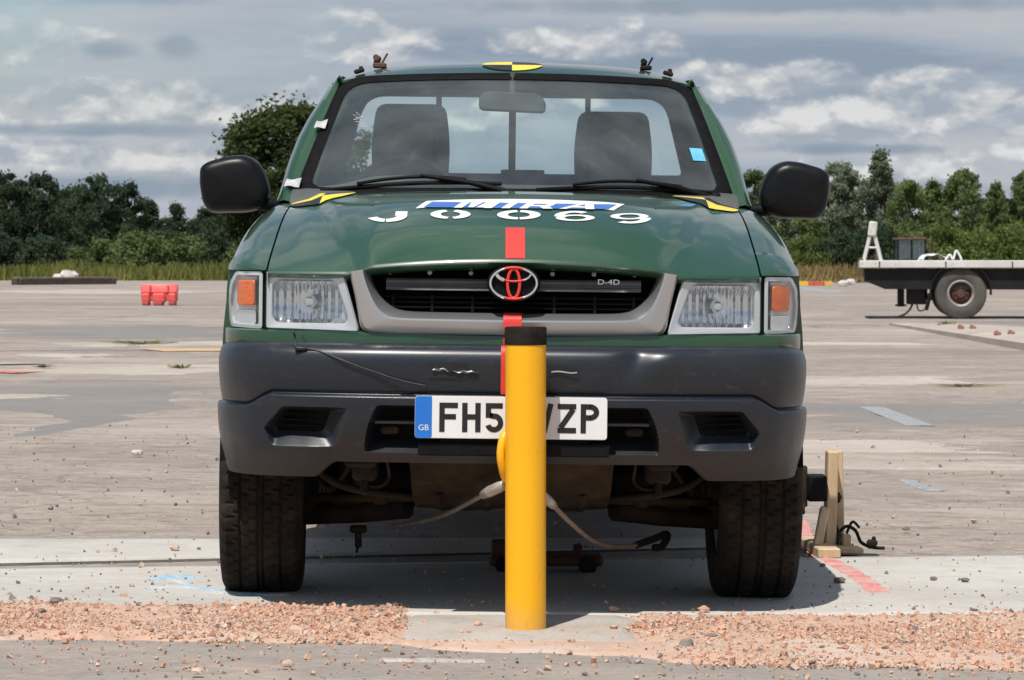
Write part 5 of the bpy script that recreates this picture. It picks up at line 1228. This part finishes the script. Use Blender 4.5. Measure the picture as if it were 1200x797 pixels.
# ---- flatbed trailer
TY = 43.0; ts = scl(TY); tx0 = (1007-CX)/ts
tl = empty('flatbed_trailer', (tx0, TY, 0), (0, 0, -R(6.3)), label='white edged flatbed trailer with black chassis at right', category='trailer')
TW = mat('trailer_white', (.66, .65, .62), .55, col2=(.45, .42, .38), noise_scale=1.5, noise_amt=.6, fine=[(9, (.3, .26, .22), .5, .62)]); TB = mat('trailer_black', (.005, .005, .006), .6, spec=.3, col2=(.014, .012, .011), noise_scale=2)
b = MB(); b.box((4.0, 1.25, .96), (8.0, 2.5, .13), .01); b.build('deck', TW, tl)
b = MB()
for i in range(7): b.box((.35+i*1.15, -.008, .955), (.02, .014, .11), .003)
b.build('deck_rail_joint', TB, tl)
b = MB()
b.add([(.08, .12, .88), (8, .12, .88), (8, .12, .50), (.45, .12, .52), (.10, .12, .66)]+[(.08, 2.4, .88), (8, 2.4, .88), (8, 2.4, .50), (.45, 2.4, .52), (.10, 2.4, .66)], [(0, 4, 3, 2, 1), (5, 6, 7, 8, 9)]+[(i, (i+1) % 5, 5+(i+1) % 5, 5+i) for i in range(5)]); b.build('chassis', TB, tl)
WHL = mat('truck_tyre', (.060, .055, .050), .85, col2=(.11, .098, .085), noise_scale=3, bump=.2, bump_scale=20)
RIMR = mat('rusty_rim', (.11, .045, .030), .8, col2=(.05, .03, .025), noise_scale=8); RIMW = mat('rim_dusty_white', (.48, .45, .42), .7, col2=(.2, .16, .14), noise_scale=3)
wx = (1125-1007)/ts; wr = .445
for y, sy in ((.22, 1), (2.28, -1)):
    b = MB(); b.lathe([(wr*.50, -.12*sy), (wr*.62, -.145*sy), (wr*.80, -.15*sy), (wr*.95, -.13*sy), (wr, -.10*sy), (wr, .10*sy), (wr*.95, .13*sy), (wr*.5, .12*sy)], 56, 'y', (0, 0, 0), cap=False)
    for k in range(56):
        a = 2*PI*k/56; b.box((wr*math.sin(a), 0, wr*math.cos(a)), (.018, .2, .02), .0, (0, a, 0))
    w = b.build('wheel', WHL, tl, True, 35); w.location = (wx, y, wr)
    b = MB(); b.lathe([(wr*.54, -.125*sy), (wr*.50, -.135*sy), (wr*.44, -.10*sy), (wr*.42, -.03*sy)], 40, 'y', cap=False); b.build('rim_ring', RIMW, w, True, 40)
    b = MB(); b.lathe([(wr*.43, -.02*sy), (wr*.38, -.03*sy), (wr*.32, -.07*sy), (wr*.18, -.085*sy), (wr*.16, -.14*sy), (.0, -.145*sy)], 32, 'y', cap=False)
    for k in range(8):
        a = 2*PI*k/8; b.lathe([(.018, -.10*sy), (.018, -.07*sy)], 6, 'y', (wr*.25*math.cos(a), 0, wr*.25*math.sin(a)))
    b.build('hub', RIMR, w, True, 40)
for y0 in (.02, 2.06):
    b = MB(); b.grid(lambda a, k: (wx+(wr+.09+(.0 if k < 2 else -.02))*math.cos(a), y0+(0, .40, .40, 0)[k], wr+.02+(wr+.09+(.0 if k < 2 else -.02))*math.sin(a)), lin(R(-5), R(195), 30), [0, 1, 2, 3, 0]); b.build('mudguard', TB, tl, True, 50)
b = MB(); b.tube(spl([(wx-.53, .2, .45), (wx-.56, .2, .3), (wx-.60, .2, .15)], 10), .035, 8, flat=2); b.build('mudflap', TB, tl)
b = MB(); b.box((.73, .4, .42), (.12, .15, .42), .01); b.box((1.0, .5, .40), (.34, .5, .30), .02); b.box((.73, .4, .235), (.2, .24, .03), .005); b.tube([(1.15, .35, .55), (1.2, .35, .3)], .02, 6); b.build('landing_leg', TB, tl)
b = MB(); b.tube(spl([(.95, .4, .28), (.85, .3, .12), (.65, .2, .03), (.25, .1, .02), (.15, .05, .02)], 24), .018, 6); b.tube(spl([(1.0, .4, .28), (1.05, .3, .14), (1.2, .35, .2), (1.22, .35, .35)], 18), .014, 6); b.build('air_hose', WIREM, tl)
b = MB(); b.tube([(.08, .2, 1.02), (.20, .2, 1.50)], .035, 6); b.tube([(.38, .2, 1.02), (.26, .2, 1.50)], .035, 6); b.box((.235, .2, 1.58), (.15, .12, .26), .02, (0, .12, 0)); b.tube([(.14, .2, 1.25), (.32, .2, 1.25)], .02, 6); b.build('folded_ramp', TW, tl)
b = MB(); b.box((.30, .26, 1.25), (.05, .04, .40), .0); b.box((.03, .2, .98), (.08, .3, .18), .02); b.build('ramp_bracket', RUSTY, tl)
tp = empty('folded_tarpaulin', (tx0+(1085-1007)/ts, TY+.35, 1.025), label='white folded sheet lying on the trailer deck above its wheel', category='tarpaulin')
b = MB(); b.grid(lambda u, v: (u*.50, v*.8, .12*math.sin(PI*min(1, max(0, u*1.02)))**.6*(1-.3*u)+.02*math.sin(u*14+v*5)), lin(0, 1, 16), lin(0, 1, 8)); b.build('sheet_fold', WHITE, tp, True)
tsr = empty('webbing_strap', (tx0+(1112-1007)/ts, TY+.3, 1.025), label='looped white strap standing up on the trailer deck', category='strap')
b = MB(); b.tube(spl([(-.02, 0, 0), (.06, 0, .10), (.12, 0, .02), (.17, 0, .17), (.24, 0, .08), (.27, 0, 0)], 30), .02, 6); b.build('strap_webbing', WHITE, tsr, True)

# ---- small tractor parked far behind the trailer
Y_ = 113.0; s_ = scl(Y_); tc_ = empty('tractor', ((1066-CX)/s_, Y_, 0), label='small dark tractor with a glazed cab far behind the trailer', category='tractor')
cw = 34/s_; zt = CH+(HZ-280)/s_
b = MB(); b.box((0, 0, .75), (cw*.9, 1.8, .5), .05); b.box((0, -.9, .9), (cw*.5, .9, .5), .05); b.build('tractor_body', DARKM, tc_)
b = MB()
for sx in (-1, 0, 1):
    for yy in (-.6, .6): b.box((sx*cw*.47, yy, (zt+1.0)/2), (.08, .08, zt-1.0), .01)
b.box((0, -.6, 1.05), (cw, .08, .1), .01); b.build('cab_frame', TB, tc_)
b = MB(); b.box((0, 0, zt+.0), (cw*1.04, 1.4, .10), .03); b.lathe([(.05, 0), (.05, .12)], 8, 'z', (-.3, 0, zt+.04)); b.lathe([(.05, 0), (.05, .12)], 8, 'z', (.35, 0, zt+.04)); b.build('cab_roof', RUSTY, tc_)
for yy in (-.585, .585):
    for sx in (-1, 1): b = MB(); b.box((sx*cw*.235, yy, (zt+1.05)/2), (cw*.42, .012, zt-1.1)); b.build('cab_glass', glass('tractor_glass', (.62, .74, .74), 1.6, haze=.06), tc_)
for sx in (-1, 1):
    for yy, rr in ((-.9, .32), (.55, .5)):
        b = MB(); b.lathe([(rr*.5, -.1), (rr*.9, -.12), (rr, -.08), (rr, .08), (rr*.9, .12), (rr*.5, .1)], 24, 'x'); o = b.build('wheel', WHL, tc_, True, 40); o.location = (sx*cw*.5, yy, rr)
b = MB(); b.tube([(cw*.62, -.4, .9), (cw*.66, -.4, 1.55), (cw*.60, -.4, 1.75)], .05, 8); b.build('exhaust_pipe', RUSTY, tc_)

# ================================================================== GRASS, TREES
def leafmat(name, a, b, trans=0.4):
    m = bpy.data.materials.new(name); m.use_nodes = True; nt = m.node_tree; N = nt.nodes; L = nt.links; N.remove(N['Principled BSDF'])
    oi = N.new('ShaderNodeObjectInfo'); tc = N.new('ShaderNodeTexCoord'); n = N.new('ShaderNodeTexNoise'); n.inputs['Scale'].default_value = .9; n.inputs['Detail'].default_value = 5
    L.new(tc.outputs['Object'], n.inputs['Vector'])
    r = N.new('ShaderNodeMapRange'); r.inputs[1].default_value = .36; r.inputs[2].default_value = .66; L.new(n.outputs['Fac'], r.inputs[0])
    x = N.new('ShaderNodeMix'); x.data_type = 'RGBA'; x.inputs[6].default_value = (*a, 1); x.inputs[7].default_value = (*b, 1); L.new(r.outputs[0], x.inputs['Factor'])
    h = N.new('ShaderNodeHueSaturation'); q = N.new('ShaderNodeMapRange'); q.inputs[3].default_value = .8; q.inputs[4].default_value = 1.2; L.new(oi.outputs['Random'], q.inputs[0]); L.new(q.outputs[0], h.inputs['Value']); L.new(x.outputs[2], h.inputs['Color'])
    d = N.new('ShaderNodeBsdfDiffuse'); t = N.new('ShaderNodeBsdfTranslucent'); mx = N.new('ShaderNodeMixShader'); mx.inputs[0].default_value = trans
    L.new(h.outputs[0], d.inputs[0]); L.new(h.outputs[0], t.inputs[0]); L.new(d.outputs[0], mx.inputs[1]); L.new(t.outputs[0], mx.inputs[2]); L.new(mx.outputs[0], N['Material Output'].inputs['Surface']); return m
DKG = leafmat('dark_foliage', (.046, .074, .046), (.092, .126, .072)); MDG = leafmat('mid_foliage', (.11, .155, .06), (.19, .24, .095)); SVG = leafmat('silver_foliage', (.13, .165, .11), (.22, .255, .175)); LTG = leafmat('light_foliage', (.13, .175, .05), (.20, .24, .08)); OAK = leafmat('oak_foliage', (.042, .062, .024), (.085, .108, .038))
BARK = mat('bark', (.07, .055, .04), .9, col2=(.04, .03, .022), noise_scale=6, stretch=(1, 1, .2))
def crown_mesh(name, h, w, shape, n, leaf, m, seed, base=.12, ncl=80):
    g = np.random.default_rng(seed); C = []; Rr = []
    while len(C) < ncl:
        t = g.random(); z = base*h+(1-base)*h*t
        if shape == 'cone': rad = w/2*(1-t)**.75*(.35+.65*min(1, t*6))+.12*w*.3
        elif shape == 'dome': rad = w/2*math.sqrt(max(0, 1-(max(0, t-.35)/.65)**2))*(.7+.3*min(1, t*3))
        else: rad = w/2*math.sqrt(max(0, 1-(2*t-1)**2))*.9+.1*w/2
        a = g.random()*2*PI; q = rad*g.random()**.45; lob = 1+.12*math.sin(a*3+seed)+.08*math.sin(a*5+z)
        C.append((q*lob*math.cos(a), q*lob*math.sin(a), min(z, h*.97))); Rr.append(w*g.uniform(.06, .15))
    C = np.array(C); Rr = np.array(Rr); k = g.integers(0, ncl, n); d = g.normal(size=(n, 3)); d /= np.linalg.norm(d, axis=1)[:, None]
    P = C[k]+d*(Rr[k]*g.random(n)**.4)[:, None]*np.array((1, 1, .8)); P[:, 2] = np.maximum(P[:, 2], .05)
    # sprigs that break the outline
    ns = n//26; ks = g.integers(0, ncl, ns); ds = g.normal(size=(ns, 3)); ds[:, 2] = abs(ds[:, 2])*1.2; ds /= np.linalg.norm(ds, axis=1)[:, None]; P[:ns] = C[ks]+ds*(Rr[ks]*g.uniform(1.0, 1.4, ns))[:, None]
    u = d+g.normal(size=(n, 3))*.8; u /= np.linalg.norm(u, axis=1)[:, None]; v = np.cross(u, g.normal(size=(n, 3))); v /= np.linalg.norm(v, axis=1)[:, None]; t = np.cross(u, v)
    s = leaf*g.uniform(.5, 1.2, n)[:, None]; V = np.stack([P-t*s*.9, P+v*s*.5, P+t*s*.9, P-v*s*.5], 1).reshape(-1, 3)
    me = bpy.data.meshes.new(name); me.from_pydata(V, [], np.arange(4*n).reshape(-1, 4).tolist()); me.materials.append(m); me.update(); return me
def trunk_mesh(h, w, seed, base):
    g = random.Random(seed); b = MB(); lean = g.uniform(-.05, .05)*h
    tr_ = [(lean*t*t, .3*lean*t, h*.85*t) for t in lin(0, 1, 8)]; r0 = .022*h+.03
    b.tube([(x, y, z-.05) for x, y, z in tr_], [r0*(1.25 if i == 0 else 1-.8*i/7) for i in range(8)], 8)
    for i in range(9):
        t = g.uniform(.18, .8); a = g.uniform(0, 2*PI); p = (lean*t*t, .3*lean*t, h*.85*t); l = w*.4*(1-t*.5); q = (p[0]+l*math.cos(a), p[1]+l*math.sin(a), p[2]+l*g.uniform(.4, .9))
        b.tube([p, ((p[0]+q[0])/2, (p[1]+q[1])/2, (p[2]+q[2])/2-.05*l), q], [r0*.45*(1-t*.6), r0*.3, .012], 5)
    me = bpy.data.meshes.new('trunk'); me.from_pydata(b.V, [], b.F); me.materials.append(BARK); me.update(); return me
KINDS = {}
def kind(k, h, w, shape, n, leaf, m, seed, base=.12, ncl=80): KINDS[k] = (h, w, crown_mesh('crown', h, w, shape, n, leaf, m, seed, base, ncl), trunk_mesh(h, w, seed, base))
kind('dark_a', 6, 5, 'dome', 11050, 0.14, DKG, 1); kind('dark_b', 6, 4.2, 'dome', 10200, 0.14, DKG, 2); kind('dark_c', 6, 3.4, 'cone', 8840, 0.14, DKG, 3)
kind('mid_a', 6, 4.2, 'dome', 10200, 0.14, MDG, 4); kind('mid_b', 6, 3.4, 'cone', 9350, 0.13, MDG, 5); kind('silver', 6, 4.6, 'dome', 11050, 0.13, SVG, 6); kind('pine', 7, 3.6, 'cone', 10200, 0.13, SVG, 7)
kind('oak', 10, 9.0, 'round', 42000, 0.19, OAK, 8, .10, 190); kind('bush_dark', 2, 4, 'dome', 5440, 0.12, DKG, 9, .02, 60); kind('bush_light', 2, 4, 'dome', 6120, 0.11, LTG, 10, .02, 60); kind('bush_mid', 2, 4, 'dome', 5780, 0.11, MDG, 11, .02, 60)
def plant(name, k, px, top, Zd, wpx, label, cat, group=None, rz=None):
    Y = CY+Zd; s = FPX/Zd; h, w, cm, tm = KINDS[k]; H = CH+(HZ-top)/s; sw = (wpx/s)/w; sh = H/h
    e = empty(name, ((px-CX)/s, Y, 0), (0, 0, rz if rz is not None else random.uniform(0, 6.28)), label=label, category=cat, group=group)
    c = link(bpy.data.objects.new('crown', cm), e); c.scale = (sw, sw, sh); 
    if not k.startswith('bush'): t = link(bpy.data.objects.new('trunk', tm), e); t.scale = (sw, sw, sh)
    return e
plant('oak_tree', 'oak', 350, 131, 178, 214, 'tall dark oak rising behind the left door mirror', 'tree')
LT = [('dark_a', 8, 204, 96, 'broad dark tree at the far left edge of the tree belt'), ('dark_b', 52, 207, 74, 'dark rounded tree, second from left in the belt'), ('silver', 72, 226, 74, 'greyish green willow in front of the left belt'), ('dark_a', 108, 208, 92, 'wide dark tree, highest in the middle of the left belt'), ('dark_b', 146, 217, 64, 'dark tree where the left belt begins to step down'), ('dark_c', 176, 236, 50, 'pointed dark tree left of the gap in the belt'), ('dark_c', 206, 240, 46, 'slim pointed tree beside the gap by the left mirror'), ('dark_b', 246, 246, 62, 'dark tree under the left door mirror'), ('mid_a', 284, 252, 70, 'greener bushy tree below the oak, left of the bonnet')]
for i, (k, px, top, w, lab) in enumerate(LT): plant('belt_tree', k, px, top, 184+(i*37 % 11), w, lab, 'tree')
RT = [('mid_a', 884, 203, 64, 'green tree just right of the cab behind the mirror'), ('silver', 918, 206, 60, 'silvery tree directly behind the right door mirror'), ('mid_b', 950, 206, 56, 'light pointed tree right of the right door mirror'), ('silver', 985, 194, 82, 'wide silvery tree left of the tall conifer'), ('pine', 1031, 178, 66, 'tallest conical tree above the trailer ramp'), ('mid_a', 1066, 214, 54, 'green tree right of the tall conifer'), ('mid_b', 1094, 212, 56, 'slim green tree above the white deck sheet'), ('mid_a', 1132, 202, 66, 'rounded green tree above the trailer wheel'), ('mid_b', 1168, 214, 48, 'shorter pointed tree left of the right frame edge'), ('mid_a', 1200, 204, 64, 'green tree cut by the right frame edge')]
for i, (k, px, top, w, lab) in enumerate(RT): plant('belt_tree', k, px, top, 184+(i*29 % 11), w, lab, 'tree')
# a second, denser row behind them
for i, px in enumerate(range(-40, 330, 34)): plant('belt_tree', ('dark_a', 'dark_b', 'dark_c')[i % 3], px, (222, 228, 226, 224, 226, 244, 256, 256, 258, 240, 230)[i], 198+i % 4, 80, 'dark tree in the back row of the left belt, behind the grass', 'tree', 'back row of the left tree belt')
for i, px in enumerate(range(890, 1260, 34)): plant('belt_tree', ('mid_b', 'mid_a', 'dark_a')[i % 3], px, (222, 224, 220, 218, 212, 224, 226, 224, 226, 224, 222)[i], 198+i % 4, 80, 'green tree in the back row of the right belt, behind the grass', 'tree', 'back row of the right tree belt')
for i, px in enumerate(range(440, 860, 46)): plant('belt_tree', ('dark_b', 'mid_b', 'mid_a')[i % 3], px, 226+11*(i*2 % 3), 190, 66, 'low green tree far off, mostly hidden by the truck', 'tree', 'trees behind the truck')
# undergrowth
for i, (k, px, top, w) in enumerate((('bush_dark', -10, 276, 90), ('bush_dark', 50, 282, 90), ('bush_mid', 118, 284, 90), ('bush_mid', 165, 276, 96), ('bush_mid', 215, 280, 90), ('bush_dark', 255, 272, 80), ('bush_mid', 300, 282, 80))): plant('undergrowth_bush', k, px, top, 174+i % 3, w, ('first', 'second', 'third', 'fourth', 'fifth', 'sixth', 'seventh', 'eighth', 'ninth')[i]+' low green bush from the left edge, under the left trees', 'bush', 'bushes under the left trees')
for i, (k, px, top, w) in enumerate((('bush_light', 905, 284, 70), ('bush_light', 945, 280, 60), ('bush_dark', 985, 276, 80), ('bush_dark', 1030, 272, 80), ('bush_mid', 1060, 276, 80), ('bush_light', 1100, 270, 90), ('bush_light', 1145, 274, 90), ('bush_light', 1190, 268, 90), ('bush_light', 1235, 272, 90))): plant('undergrowth_bush', k, px, top, 174+i % 3, w, ('first', 'second', 'third', 'fourth', 'fifth', 'sixth', 'seventh', 'eighth', 'ninth')[i]+' low bush from the truck, under the right trees', 'bush', 'bushes under the right trees')
# tall grass
GRL = leafmat('green_grass', (.13, .15, .04), (.22, .21, .07), .3); GRR = leafmat('dry_grass', (.26, .19, .085), (.32, .25, .12), .3)
def grass(name, x0, x1, y0, y1, n, hmin, hmax, m, seed):
    g = np.random.default_rng(seed); x = g.uniform(x0, x1, n); y = g.uniform(y0, y1, n); k = np.array([noise.noise(Vector((a*.25, b*.25, seed))) for a, b in zip(x, y)]); h = (hmin+(hmax-hmin)*g.random(n))*(1+.7*k); a = g.uniform(0, PI, n); w = g.uniform(.03, .08, n)
    P = np.stack([x, y, np.zeros(n)-.02], 1); D = np.stack([np.cos(a)*w, np.sin(a)*w, np.zeros(n)], 1); T_ = P+np.stack([g.normal(0, .16, n), g.normal(0, .16, n), h], 1)
    V = np.stack([P-D, P+D, T_+D*.3, T_-D*.3], 1).reshape(-1, 3); me = bpy.data.meshes.new(name); me.from_pydata(V, [], np.arange(4*n).reshape(-1, 4).tolist()); me.materials.append(m); me.update(); return link(bpy.data.objects.new(name, me), None, kind='stuff')
grass('tall_grass', -46, 1, 152, 172, 34000, .25, .95, GRL, 3); grass('dry_grass', 1, 46, 134, 170, 30000, .25, .8, GRR, 4)
sheet('verge', [(-700, 322.5), (590, 322.5), (590, 328.8), (-700, 329.2)], gmat('verge_earth', (.16, .15, .07), (.22, .18, .10), .4), .03, 80, 6, .25)
sheet('verge', [(610, 322.5), (1900, 322.5), (1900, 330.5), (610, 330.0)], gmat('verge_dry_earth', (.27, .21, .12), (.22, .18, .10), .4), .03, 80, 6, .25)
